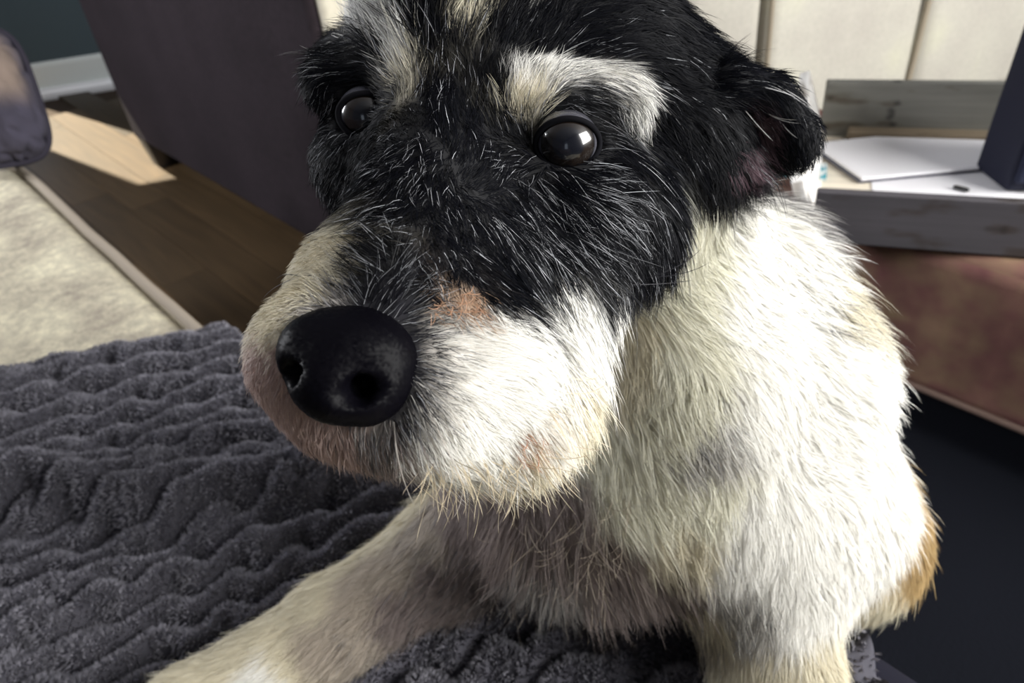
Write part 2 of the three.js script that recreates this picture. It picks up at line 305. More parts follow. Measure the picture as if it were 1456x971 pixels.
{
  // pillow leaning at the far end of the seat
  const c = at(-22, 140, 1.34), g = thing('throw_pillow', 'plush grey brown pillow with dark piping at the end of the near sofa', 'pillow', c, 0);
  const n = 64, geo = new THREE.SphereGeometry(1, n, n), p = geo.attributes.position, col = new Float32Array(p.count * 3), v = new THREE.Vector3();
  for (let i = 0; i < p.count; i++) {
    v.fromBufferAttribute(p, i);
    const e = 4, l = Math.pow(Math.abs(v.x) ** e + Math.abs(v.y) ** e, 1 / e) || 1e-6, rad = Math.hypot(v.x, v.y);
    const k = rad / l; v.x *= k; v.y *= k;
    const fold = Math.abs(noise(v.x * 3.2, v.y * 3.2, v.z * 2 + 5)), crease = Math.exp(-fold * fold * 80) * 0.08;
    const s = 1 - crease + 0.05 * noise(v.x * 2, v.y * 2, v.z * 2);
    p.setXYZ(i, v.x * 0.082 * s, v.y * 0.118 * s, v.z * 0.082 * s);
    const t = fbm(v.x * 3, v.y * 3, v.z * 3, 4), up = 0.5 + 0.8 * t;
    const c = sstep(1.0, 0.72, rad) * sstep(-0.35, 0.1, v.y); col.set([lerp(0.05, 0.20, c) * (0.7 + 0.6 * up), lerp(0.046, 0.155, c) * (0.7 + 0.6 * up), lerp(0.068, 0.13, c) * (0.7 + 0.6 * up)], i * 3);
  }
  geo.setAttribute('color', new THREE.BufferAttribute(col, 3)); geo.computeVertexNormals();
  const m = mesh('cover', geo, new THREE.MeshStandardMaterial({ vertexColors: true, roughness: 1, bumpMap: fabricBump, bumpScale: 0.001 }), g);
  m.quaternion.copy(camera.quaternion).multiply(new THREE.Quaternion().setFromEuler(new THREE.Euler(0.1, 0.5, 0.25)));
  const ring = []; for (let i = 0; i < 40; i++) { const t = i / 40 * Math.PI * 2, e = 4, x = Math.cos(t), y = Math.sin(t), l = Math.pow(Math.abs(x) ** e + Math.abs(y) ** e, -1 / e); ring.push(V(x * l * 0.083, y * l * 0.12, 0.006 * noise(x * 2, y * 2, 1))); }
  mesh('piping', new THREE.TubeGeometry(new THREE.CatmullRomCurve3(ring, true), 120, 0.006, 8, true), std(lin(0.035, 0.032, 0.045), 0.9), m);
}

// ---------------------------------------------------------------- plush blanket
const BY = SEAT + 0.016;
const foldPts = (list) => list.map(([x, y]) => onY(x, y, BY));
const FOLDS = [
  { p: foldPts([[-60, 682], [60, 690], [160, 706], [240, 713], [330, 703], [430, 690]]), h: 0.026, w: 0.024 },
  { p: foldPts([[-60, 735], [80, 752], [200, 765], [300, 770], [400, 748]]), h: -0.02, w: 0.028 },
  { p: foldPts([[190, 752], [260, 742], [340, 752], [400, 778]]), h: 0.012, w: 0.018 },
  { p: foldPts([[230, 650], [320, 632], [400, 628]]), h: 0.012, w: 0.016 },
  { p: foldPts([[420, 700], [500, 668], [560, 664]]), h: 0.014, w: 0.016 },
  { p: foldPts([[-40, 900], [130, 850], [260, 800], [420, 760]]), h: 0.010, w: 0.02 },
];
function segDist(x, z, P) {
  let best = 1e9;
  for (let i = 0; i < P.length - 1; i++) {
    const a = P[i], b = P[i + 1], dx = b.x - a.x, dz = b.z - a.z, t = clamp(((x - a.x) * dx + (z - a.z) * dz) / (dx * dx + dz * dz));
    best = Math.min(best, Math.hypot(x - a.x - dx * t, z - a.z - dz * t));
  }
  return best;
}
const hemZ = (x) => -0.728 - 0.13 * (x + 0.3) + 0.006 * noise(x * 9, 1, 1);
function blanketY(x, z) {
  const k = lerp(0.13, 0.38, clamp((z + 0.68) / 0.34));
  let q = z + (x + 0.3) * k;
  q += 0.0058 * Math.sin(6.283 * x / 0.058 + 6 * noise(x * 6, z * 9, 2)) + 0.016 * noise(x * 8, z * 6, 4) + 0.006 * noise(x * 34, z * 26, 8);
  const r = Math.abs(Math.cos(Math.PI * q / 0.033));
  const amp = 0.029 * (0.8 + 0.5 * noise(x * 11, z * 13, 21));
  let y = BY + amp * (Math.pow(r, 0.7) - 0.6);
  y += 0.0016 * noise(x * 90, z * 60, 5) + 0.0010 * noise(x * 230, z * 120, 6);
  y += 0.012 * fbm(x * 6, z * 6, 17, 2);
  for (const f of FOLDS) { const d = segDist(x, z, f.p); if (d < f.w * 3) y += f.h * Math.exp(-((d / f.w) ** 2)); }
  const t = z - hemZ(x);                                  // rounded hem along the far edge
  if (t < 0.016) y = lerp(SEAT + 0.001, y, Math.sqrt(clamp(t / 0.016)));
  const a = x * DA.x + z * DA.z, b = x * DB.x + z * DB.z;
  const out = Math.min(Math.max(0, b - EDGE), Math.max(Math.max(0, b - EDGE - 0.15), Math.max(0, -0.48 - a)));
  if (out > 0) y -= Math.min(0.3, 2.6 * Math.max(0, out - 0.008) + 6 * out * out);
  return Math.max(y, out > 0.0001 ? 0.12 : SEAT + 0.001);
}
{
  const x0 = -0.86, x1 = 0.2, z1 = -0.04, nx = 560, nz = 340, pos = new Float32Array((nx + 1) * (nz + 1) * 3), uv = new Float32Array((nx + 1) * (nz + 1) * 2), idx = [];
  for (let j = 0; j <= nz; j++) for (let i = 0; i <= nx; i++) {
    const x = lerp(x0, x1, i / nx), zf = hemZ(x), z = lerp(zf, z1, j / nz), o = (j * (nx + 1) + i);
    pos.set([x, blanketY(x, z), z], o * 3); uv.set([x, z], o * 2);
    if (i < nx && j < nz) idx.push(o, o + nx + 1, o + 1, o + 1, o + nx + 1, o + nx + 2);
  }
  const g = new THREE.BufferGeometry();
  g.setAttribute('position', new THREE.BufferAttribute(pos, 3)); g.setAttribute('uv', new THREE.BufferAttribute(uv, 2)); g.setIndex(idx); g.computeVertexNormals();
  const bl = thing('plush_blanket', 'thick grey plush blanket with wavy ruched ridges spread over the near sofa under the dog', 'blanket');
  mesh('fabric', g, std(lin(0.09, 0.088, 0.105), 1), bl);
  // plush pile: small tufts
  const blade = (ax, az, lean) => {
    const w = 0.16, b = new THREE.BufferGeometry(), c = Math.cos(ax), s = Math.sin(ax);
    b.setAttribute('position', new THREE.BufferAttribute(new Float32Array([az - w * c, 0, -w * s, az + w * c, 0, w * s, az + lean * s - w * 0.5 * c, 0.6, lean * c - w * 0.5 * s, az + lean * s + w * 0.5 * c, 0.6, lean * c + w * 0.5 * s, az + lean * s * 2, 1, lean * c * 2, 0, 0, 0].slice(0, 15)), 3));
    b.setIndex([0, 1, 2, 1, 3, 2, 2, 3, 4]); b.computeVertexNormals(); return b;
  };
  const tuft = mergeGeometries([blade(0, -0.2, 0.15), blade(1.1, 0.1, -0.2), blade(2.2, 0.25, 0.2), blade(2.9, 0, -0.1), blade(0.6, 0.05, 0.28)]);
  const COUNT = 260000, pile = new THREE.InstancedMesh(tuft, new THREE.MeshPhysicalMaterial({ color: 0xffffff, roughness: 0.75, sheen: 1, sheenColor: new THREE.Color(0.5, 0.5, 0.56), sheenRoughness: 0.5 }), COUNT);
  pile.name = 'pile'; pile.userData.kind = 'stuff'; pile.castShadow = pile.receiveShadow = true;
  const m = new THREE.Matrix4(), q = new THREE.Quaternion(), up = V(0, 1, 0), n = V(0, 1, 0), p = V(0, 0, 0), s = V(1, 1, 1), c = new THREE.Color(), q2 = new THREE.Quaternion();
  for (let i = 0; i < COUNT; i++) {
    let x, z;
    do { x = rr(x0, x1); z = rr(hemZ(x), z1); } while (rnd() > (x < 0.1 ? 1 : 0.3) * (z > -0.2 ? 0.15 : 1) || (x * DB.x + z * DB.z) > EDGE + 0.165);
    const e = 0.002, y = blanketY(x, z), dx = (blanketY(x + e, z) - blanketY(x - e, z)) / (2 * e), dz = (blanketY(x, z + e) - blanketY(x, z - e)) / (2 * e);
    n.set(-dx, 1, -dz).normalize();
    const cl = noise(x * 120, z * 70, 3), cm = noise(x * 120, z * 70, 13);
    n.x += 0.6 * cl + rr(-0.25, 0.25); n.z += 0.5 * cm + rr(-0.25, 0.25); n.normalize();
    q.setFromUnitVectors(up, n); q2.setFromAxisAngle(up, rnd() * 6.283); q.multiply(q2);
    const h = rr(0.0026, 0.0055); s.set(0.002, h, 0.002);
    p.set(x, y - 0.0008, z);
    pile.setMatrixAt(i, m.compose(p, q, s));
    const t = fbm(x * 9, z * 9, 40, 3), b = (0.25 + 0.14 * t) * rr(0.6, 1.5);
    pile.setColorAt(i, c.setRGB(b * 0.98, b * 0.96, b * 1.1));
  }
  bl.add(pile);
}

// ---------------------------------------------------------------- the dog: one continuous body from a distance field
const PR = [];   // ax, ay, az, bx, by, bz, ra, rb, k
const sph = (x, y, d, r, k = 12) => PR.push([...at(x, y, d).toArray(), ...at(x, y, d).toArray(), r / 1000, r / 1000, k / 1000]);
const cap = (p, q, ra, rb, k = 14) => PR.push([...p.toArray(), ...q.toArray(), ra / 1000, rb / 1000, k / 1000]);
const above = (x, y, h) => onY(x, y, BY + h);
// torso, neck, legs
cap(at(905, 250, 0.345), at(960, 520, 0.40), 46, 56, 20);
cap(at(960, 520, 0.40), at(1000, 690, 0.435), 56, 62, 30);
cap(at(860, 640, 0.425), at(830, 730, 0.445), 50, 46, 40);
cap(at(1075, 560, 0.45), at(1110, 740, 0.455), 50, 56, 40);
cap(at(1090, 640, 0.47), at(1190, 760, 0.50), 58, 55, 40);
cap(at(1060, 400, 0.41), at(1110, 520, 0.43), 40, 48, 40);
cap(at(740, 710, 0.45), at(640, 785, 0.485), 40, 34, 26);
cap(at(640, 785, 0.485), above(480, 885, 0.034), 34, 28, 16);
cap(above(480, 885, 0.034), above(270, 1015, 0.027), 28, 25, 14);
cap(above(270, 1015, 0.027), above(215, 1050, 0.022), 24, 20, 14);
cap(at(1070, 780, 0.435), at(1105, 960, 0.425), 40, 32, 26);
cap(at(1105, 960, 0.425), at(1115, 1130, 0.40), 29, 24, 16);
cap(at(1115, 1130, 0.40), at(1085, 1180, 0.385), 24, 20, 14);
for (const [fx, fy, ux, uy, r] of [[205, 1060, -1, 0.45, 8.5], [1075, 1200, -0.3, 1, 9]]) for (let k = 0; k < 4; k++) {
  const o = (k - 1.5) * 34, f = k === 1 || k === 2 ? 36 : 20, x = fx + ux * f - uy * o, y = fy + uy * f + ux * o;
  cap(above(x, y, 0.012), above(x + ux * 22, y + uy * 22, 0.008), r, r - 1.5, 5);
}
// head
sph(652, 100, 0.305, 45); sph(815, 95, 0.315, 47, 20); sph(728, 30, 0.32, 48, 20);
sph(935, 195, 0.325, 43, 20);
sph(812, 300, 0.278, 33, 16); sph(880, 330, 0.292, 24, 16); sph(560, 250, 0.292, 24, 14); sph(515, 230, 0.292, 18, 12);
cap(at(740, 138, 0.262), at(880, 138, 0.268), 11, 11, 10);
cap(at(478, 115, 0.287), at(560, 105, 0.282), 12, 12, 10);
cap(at(640, 190, 0.276), at(560, 400, 0.222), 25, 19, 14);
cap(at(690, 300, 0.268), at(640, 470, 0.226), 24, 21, 14);
cap(at(565, 430, 0.218), at(525, 515, 0.2135), 18, 15, 12);
sph(457, 500, 0.213, 18, 10); sph(488, 405, 0.229, 15, 12); cap(at(445, 515, 0.213), at(475, 580, 0.214), 15, 13, 10);
cap(at(690, 520, 0.221), at(730, 580, 0.232), 20, 18, 14); sph(610, 575, 0.209, 16, 12);
cap(at(560, 590, 0.215), at(700, 612, 0.235), 15, 17, 12);
cap(at(780, 420, 0.265), at(760, 560, 0.25), 24, 20, 16);
const EYES = [{ c: at(806, 204, 0.2545), r: 0.0112 }, { c: at(521, 164, 0.2785), r: 0.0108 }];
const F = new Float64Array(PR.flat());
function fieldOf(lo, hi, x, y, z) {
  let d = 1e3;
  for (let i = lo * 9; i < hi * 9; i += 9) {
    const ax = F[i], ay = F[i + 1], az = F[i + 2], bx = F[i + 3] - ax, by = F[i + 4] - ay, bz = F[i + 5] - az, px = x - ax, py = y - ay, pz = z - az;
    const L = bx * bx + by * by + bz * bz, t = L > 1e-12 ? Math.min(1, Math.max(0, (px * bx + py * by + pz * bz) / L)) : 0;
    const e = Math.sqrt((px - bx * t) ** 2 + (py - by * t) ** 2 + (pz - bz * t) ** 2) - (F[i + 6] + (F[i + 7] - F[i + 6]) * t), k = F[i + 8];
    const h = Math.max(0, k - Math.abs(d - e)) / k;
    d = Math.min(d, e) - h * h * k * 0.25;
  }
  return d;
}
function field(x, y, z) {
  let d = fieldOf(0, PR.length, x, y, z);
  for (const e of EYES) {
    const s = Math.hypot(x - e.c.x, y - e.c.y, z - e.c.z) - e.r * 0.97, k = 0.004, h = Math.max(0, k - Math.abs(-s - d)) / k;
    d = Math.max(d, -s) + h * h * k * 0.25;
  }
  return Math.max(d, BY - 0.004 - y);
}
function gradient(f, p, e = 0.0008) {
  return V(f(p.x + e, p.y, p.z) - f(p.x - e, p.y, p.z), f(p.x, p.y + e, p.z) - f(p.x, p.y - e, p.z), f(p.x, p.y, p.z + e) - f(p.x, p.y, p.z - e)).normalize();
}
// surface nets over the field, vertices then pulled onto the surface
function meshField(f, lo, hi, cell) {
  const nx = Math.ceil((hi.x - lo.x) / cell) + 1, ny = Math.ceil((hi.y - lo.y) / cell) + 1, nz = Math.ceil((hi.z - lo.z) / cell) + 1;
  const v = new Float32Array(nx * ny * nz), id = new Int32Array(nx * ny * nz).fill(-1), at3 = (i, j, k) => (k * ny + j) * nx + i;
  for (let k = 0; k < nz; k++) for (let j = 0; j < ny; j++) for (let i = 0; i < nx; i++) v[at3(i, j, k)] = f(lo.x + i * cell, lo.y + j * cell, lo.z + k * cell);
  const pos = [], idx = [];
  for (let k = 0; k < nz - 1; k++) for (let j = 0; j < ny - 1; j++) for (let i = 0; i < nx - 1; i++) {
    let n = 0, sx = 0, sy = 0, sz = 0;
    for (let e = 0; e < 12; e++) {
      const ax = e >> 2, u = e & 1, w = (e >> 1) & 1, c0 = [0, 0, 0]; c0[(ax + 1) % 3] = u; c0[(ax + 2) % 3] = w; const c1 = c0.slice(); c1[ax] = 1;
      const a = v[at3(i + c0[0], j + c0[1], k + c0[2])], b = v[at3(i + c1[0], j + c1[1], k + c1[2])];
      if ((a < 0) !== (b < 0)) { const t = a / (a - b); n++; sx += c0[0] + (c1[0] - c0[0]) * t; sy += c0[1] + (c1[1] - c0[1]) * t; sz += c0[2] + (c1[2] - c0[2]) * t; }
    }
    if (n) { id[at3(i, j, k)] = pos.length / 3; pos.push(lo.x + (i + sx / n) * cell, lo.y + (j + sy / n) * cell, lo.z + (k + sz / n) * cell); }
  }
  for (let k = 1; k < nz - 1; k++) for (let j = 1; j < ny - 1; j++) for (let i = 1; i < nx - 1; i++) {
    const a = v[at3(i, j, k)] < 0;
    for (let ax = 0; ax < 3; ax++) {
      const d = [0, 0, 0]; d[ax] = 1; const b = v[at3(i + d[0], j + d[1], k + d[2])] < 0;
      if (a === b) continue;
      const u = [0, 0, 0], w = [0, 0, 0]; u[(ax + 1) % 3] = 1; w[(ax + 2) % 3] = 1;
      const q = [id[at3(i, j, k)], id[at3(i - u[0], j - u[1], k - u[2])], id[at3(i - u[0] - w[0], j - u[1] - w[1], k - u[2] - w[2])], id[at3(i - w[0], j - w[1], k - w[2])]];
      if (q.some((t) => t < 0)) continue;
      if (a) idx.push(q[0], q[1], q[2], q[0], q[2], q[3]); else idx.push(q[0], q[2], q[1], q[0], q[3], q[2]);
    }
  }
  const nor = new Float32Array(pos.length), p = V(0, 0, 0);
  for (let i = 0; i < pos.length; i += 3) {
    p.set(pos[i], pos[i + 1], pos[i + 2]);
    for (let s = 0; s < 2; s++) { const g = gradient(f, p), d = f(p.x, p.y, p.z); p.addScaledVector(g, -clamp(d, -cell * 0.5, cell * 0.5)); }
    pos[i] = p.x; pos[i + 1] = p.y; pos[i + 2] = p.z; gradient(f, p).toArray(nor, i);
  }
  const g = new THREE.BufferGeometry();
  g.setAttribute('position', new THREE.BufferAttribute(new Float32Array(pos), 3)); g.setAttribute('normal', new THREE.BufferAttribute(nor, 3)); g.setIndex(idx);
  return g;
}
function bounds(list, pad) {
  const lo = V(9, 9, 9), hi = V(-9, -9, -9);
  for (const q of list) for (const o of [0, 3]) { const r = Math.max(q[6], q[7]) + pad; for (const [k, c] of [['x', q[o]], ['y', q[o + 1]], ['z', q[o + 2]]]) { lo[k] = Math.min(lo[k], c - r); hi[k] = Math.max(hi[k], c + r); } }
  return [lo, hi];
}
// where the line of sight through a pixel meets the body, or passes it closest
function hit(x, y, f = field) {
  const r = rayDir(x, y), L = r.length(); r.divideScalar(L);
  let t = 0.1, best = 1e9, bt = t;
  for (let i = 0; i < 200 && t < 0.9; i++) {
    const p = CP.clone().addScaledVector(r, t), d = f(p.x, p.y, p.z);
    if (d < best) { best = d; bt = t; }
    if (d < 0.0004) break;
    t += Math.max(0.0006, d * 0.7);
  }
  return CP.clone().addScaledVector(r, bt);
}
const BLACK = [0.0022, 0.0025, 0.0042], WHITE = [0.85, 0.84, 0.80], CREAM = [0.70, 0.65, 0.51], PINK = [0.52, 0.40, 0.36], RUST = [0.46, 0.32, 0.22], TAN = [0.46, 0.33, 0.16], GREY = [0.42, 0.40, 0.38], MAUVE_SHADE = [0.30, 0.25, 0.235], HALF_SHADE = [0.50, 0.44, 0.37], OFF = [0.80, 0.785, 0.67], SPOT = [0.58, 0.56, 0.52], DARK = [0.012, 0.012, 0.018];  // the mauve coat tone also has shade painted in, eased by a half tone
// x, y, colour, share of grey hairs, reach
const COL = [
  // head, black
  [640, 60, BLACK, 0.10], [620, 140, BLACK, 0.12], [660, 200, BLACK, 0.03], [700, 120, BLACK, 0.03], [690, 260, BLACK, 0.03], [640, 320, BLACK, 0.04], [600, 270, BLACK, 0.14], [560, 220, BLACK, 0.2],
  [540, 310, BLACK, 0.3], [520, 350, BLACK, 0.3], [560, 380, BLACK, 0.25], [490, 290, BLACK, 0.25], [470, 230, BLACK, 0.18], [450, 150, BLACK, 0.12], [480, 90, BLACK, 0.12], [520, 120, BLACK, 0.05], [470, 190, BLACK, 0.2], [505, 200, BLACK, 0.05], [545, 150, BLACK, 0.05], [520, 225, BLACK, 0.1],
  [610, 10, BLACK, 0.08], [560, -10, BLACK, 0.2], [760, 40, BLACK, 0.02], [830, 40, BLACK, 0.01], [900, 60, BLACK, 0.01], [960, 100, BLACK, 0.01], [1010, 60, BLACK, 0.01], [960, 180, BLACK, 0.02], [930, 230, BLACK, 0.05], [1000, 200, BLACK, 0.02],
  [1010, 260, BLACK, 0.02], [950, 300, BLACK, 0.1], [940, 350, BLACK, 0.15], [900, 390, BLACK, 0.15], [860, 400, BLACK, 0.2], [860, 330, BLACK, 0.35], [850, 270, BLACK, 0.38], [800, 300, BLACK, 0.42], [760, 280, BLACK, 0.3], [740, 330, BLACK, 0.3],
  [780, 370, BLACK, 0.25], [720, 380, BLACK, 0.12], [700, 420, BLACK, 0.05], [740, 430, BLACK, 0.05], [650, 380, BLACK, 0.08], [600, 420, BLACK, 0.25], [540, 430, BLACK, 0.35], [480, 425, GREY, 0.5], [500, 405, BLACK, 0.35], [720, 230, BLACK, 0.12], [730, 180, BLACK, 0.1],
  [890, 220, BLACK, 0.12], [700, 60, BLACK, 0.03], [820, 160, BLACK, 0.15], [880, 170, BLACK, 0.15], [800, 250, BLACK, 0.15], [760, 220, BLACK, 0.1], [690, 190, BLACK, 0.02],
  // nose surround
  [598, 470, DARK, 0.35], [603, 505, DARK, 0.35], [600, 540, DARK, 0.35], [588, 572, DARK, 0.35], [568, 596, DARK, 0.35], [540, 608, GREY, 0.4], [580, 440, DARK, 0.4], [545, 430, DARK, 0.4], [510, 432, DARK, 0.4], [470, 440, DARK, 0.4], [622, 505, SPOT, 0.25], [618, 550, SPOT, 0.3], [598, 600, SPOT, 0.3], [430, 450, GREY, 0.4],
  // streaks on the crown
  [572, 75, WHITE, 0], [555, 48, WHITE, 0], [535, 22, WHITE, 0], [510, 8, WHITE, 0], [495, -10, WHITE, 0], [550, 0, WHITE, 0], [585, 95, CREAM, 0.1], [575, 112, CREAM, 0.2], [540, 75, BLACK, 0.15], [510, 50, BLACK, 0.2], [600, 60, BLACK, 0.15], [580, 30, BLACK, 0.2], [605, 95, BLACK, 0.12], [560, 125, BLACK, 0.1], [630, 30, BLACK, 0.1], [700, 30, BLACK, 0.05], [720, 10, BLACK, 0.05], [665, 15, CREAM, 0.05], [685, -5, CREAM, 0.05], [655, 32, CREAM, 0.1], [710, -25, WHITE, 0],
  // right brow
  [740, 120, WHITE, 0.1], [738, 145, CREAM, 0.1], [768, 104, WHITE, 0.15], [800, 100, WHITE, 0.2], [835, 100, WHITE, 0.2], [865, 108, WHITE, 0.25], [890, 125, WHITE, 0.25], [902, 145, WHITE, 0.3], [755, 140, CREAM, 0.2], [790, 72, BLACK, 0.2], [740, 80, BLACK, 0.1], [840, 72, BLACK, 0.15], [890, 88, BLACK, 0.1], [925, 115, BLACK, 0.05], [930, 150, BLACK, 0.05], [800, 135, BLACK, 0.25], [840, 132, BLACK, 0.3], [868, 145, BLACK, 0.3], [780, 155, BLACK, 0.15], [710, 130, BLACK, 0.08], [885, 195, BLACK, 0.15],
  // white cheek and muzzle
  [820, 430, WHITE, 0], [880, 430, WHITE, 0], [760, 470, WHITE, 0], [690, 480, WHITE, 0], [640, 480, WHITE, 0.05], [650, 540, WHITE, 0], [720, 540, WHITE, 0], [780, 560, WHITE, 0], [640, 600, WHITE, 0.05], [700, 620, WHITE, 0], [760, 640, CREAM, 0], [600, 640, WHITE, 0.05], [660, 670, WHITE, 0], [730, 690, CREAM, 0], [540, 640, MAUVE_SHADE, 0.2], [560, 620, MAUVE_SHADE, 0.2],
  [632, 428, RUST, 0.15], [668, 442, RUST, 0.1], [650, 455, WHITE, 0], [615, 455, SPOT, 0.2], [690, 458, WHITE, 0], [600, 430, BLACK, 0.3], [752, 632, RUST, 0], [722, 655, WHITE, 0], [778, 640, WHITE, 0], [745, 600, WHITE, 0], [715, 625, WHITE, 0], [765, 662, CREAM, 0],
  // far side of the muzzle
  [497, 338, CREAM, 0], [490, 355, CREAM, 0], [478, 385, CREAM, 0], [462, 412, CREAM, 0], [455, 380, CREAM, 0], [430, 410, CREAM, 0], [400, 440, CREAM, 0], [385, 480, CREAM, 0], [370, 530, PINK, 0], [390, 570, PINK, 0], [420, 610, PINK, 0], [470, 640, PINK, 0], [390, 510, PINK, 0], [430, 590, PINK, 0], [500, 620, PINK, 0.1], [410, 460, CREAM, 0],
  // neck and chest
  [960, 380, OFF, 0], [1000, 300, OFF, 0], [1060, 300, WHITE, 0], [1040, 250, BLACK, 0], [1060, 230, BLACK, 0], [1080, 200, BLACK, 0], [1070, 150, BLACK, 0], [1090, 240, BLACK, 0], [1100, 330, WHITE, 0], [900, 480, CREAM, 0], [860, 520, CREAM, 0], [960, 480, OFF, 0], [1050, 420, WHITE, 0], [1150, 400, WHITE, 0.1], [1130, 290, GREY, 0.4], [1190, 430, CREAM, 0.25], [1100, 500, WHITE, 0], [1190, 520, WHITE, 0], [960, 580, OFF, 0], [870, 620, OFF, 0], [1050, 600, WHITE, 0], [1150, 600, WHITE, 0], [1250, 620, WHITE, 0],
  [1010, 620, SPOT, 0.15], [1000, 700, OFF, 0], [1080, 720, WHITE, 0], [1180, 720, WHITE, 0], [1270, 720, WHITE, 0], [1320, 690, TAN, 0], [1340, 760, TAN, 0], [1310, 810, TAN, 0], [1270, 860, CREAM, 0], [1220, 800, WHITE, 0], [1180, 830, WHITE, 0],
  [900, 700, OFF, 0], [950, 760, CREAM, 0], [1060, 800, WHITE, 0], [1050, 850, SPOT, 0.2], [1075, 885, SPOT, 0.2], [1100, 820, WHITE, 0], [1140, 880, WHITE, 0], [1160, 950, CREAM, 0], [1080, 950, CREAM, 0], [1000, 870, CREAM, 0.1], [950, 830, MAUVE_SHADE, 0.1],
  [800, 700, MAUVE_SHADE, 0], [760, 740, MAUVE_SHADE, 0], [850, 760, MAUVE_SHADE, 0], [850, 820, MAUVE_SHADE, 0.1], [780, 800, GREY, 0.2], [720, 760, MAUVE_SHADE, 0], [820, 620, CREAM, 0],  // chest tuft: brownish mauve hair, darkened as well for shade below the beard
  // stretched foreleg, the shade of its underside painted into the coat
  [600, 710, CREAM, 0], [660, 720, MAUVE_SHADE, 0], [560, 750, CREAM, 0], [500, 790, CREAM, 0], [450, 850, CREAM, 0], [400, 880, CREAM, 0], [350, 920, CREAM, 0], [300, 950, CREAM, 0], [420, 930, CREAM, 0], [380, 960, WHITE, 0], [620, 760, HALF_SHADE, 0.1], [560, 800, HALF_SHADE, 0], [620, 800, MAUVE_SHADE, 0.1], [640, 830, MAUVE_SHADE, 0.2], [570, 860, MAUVE_SHADE, 0.1], [520, 850, HALF_SHADE, 0], [500, 900, HALF_SHADE, 0.1], [450, 920, HALF_SHADE, 0], [680, 790, MAUVE_SHADE, 0.15], [590, 780, HALF_SHADE, 0.1],
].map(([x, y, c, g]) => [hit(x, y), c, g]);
function coat(p) {
  let W = 0, r = 0, g = 0, b = 0, s = 0;
  for (const [q, c, gr] of COL) {
    const d2 = (p.x - q.x) ** 2 + (p.y - q.y) ** 2 + (p.z - q.z) ** 2 + 4e-6, w = 1 / (d2 * d2 * d2 * d2);
    W += w; r += w * c[0]; g += w * c[1]; b += w * c[2]; s += w * gr;
  }
  return [r / W, g / W, b / W, s / W];
}
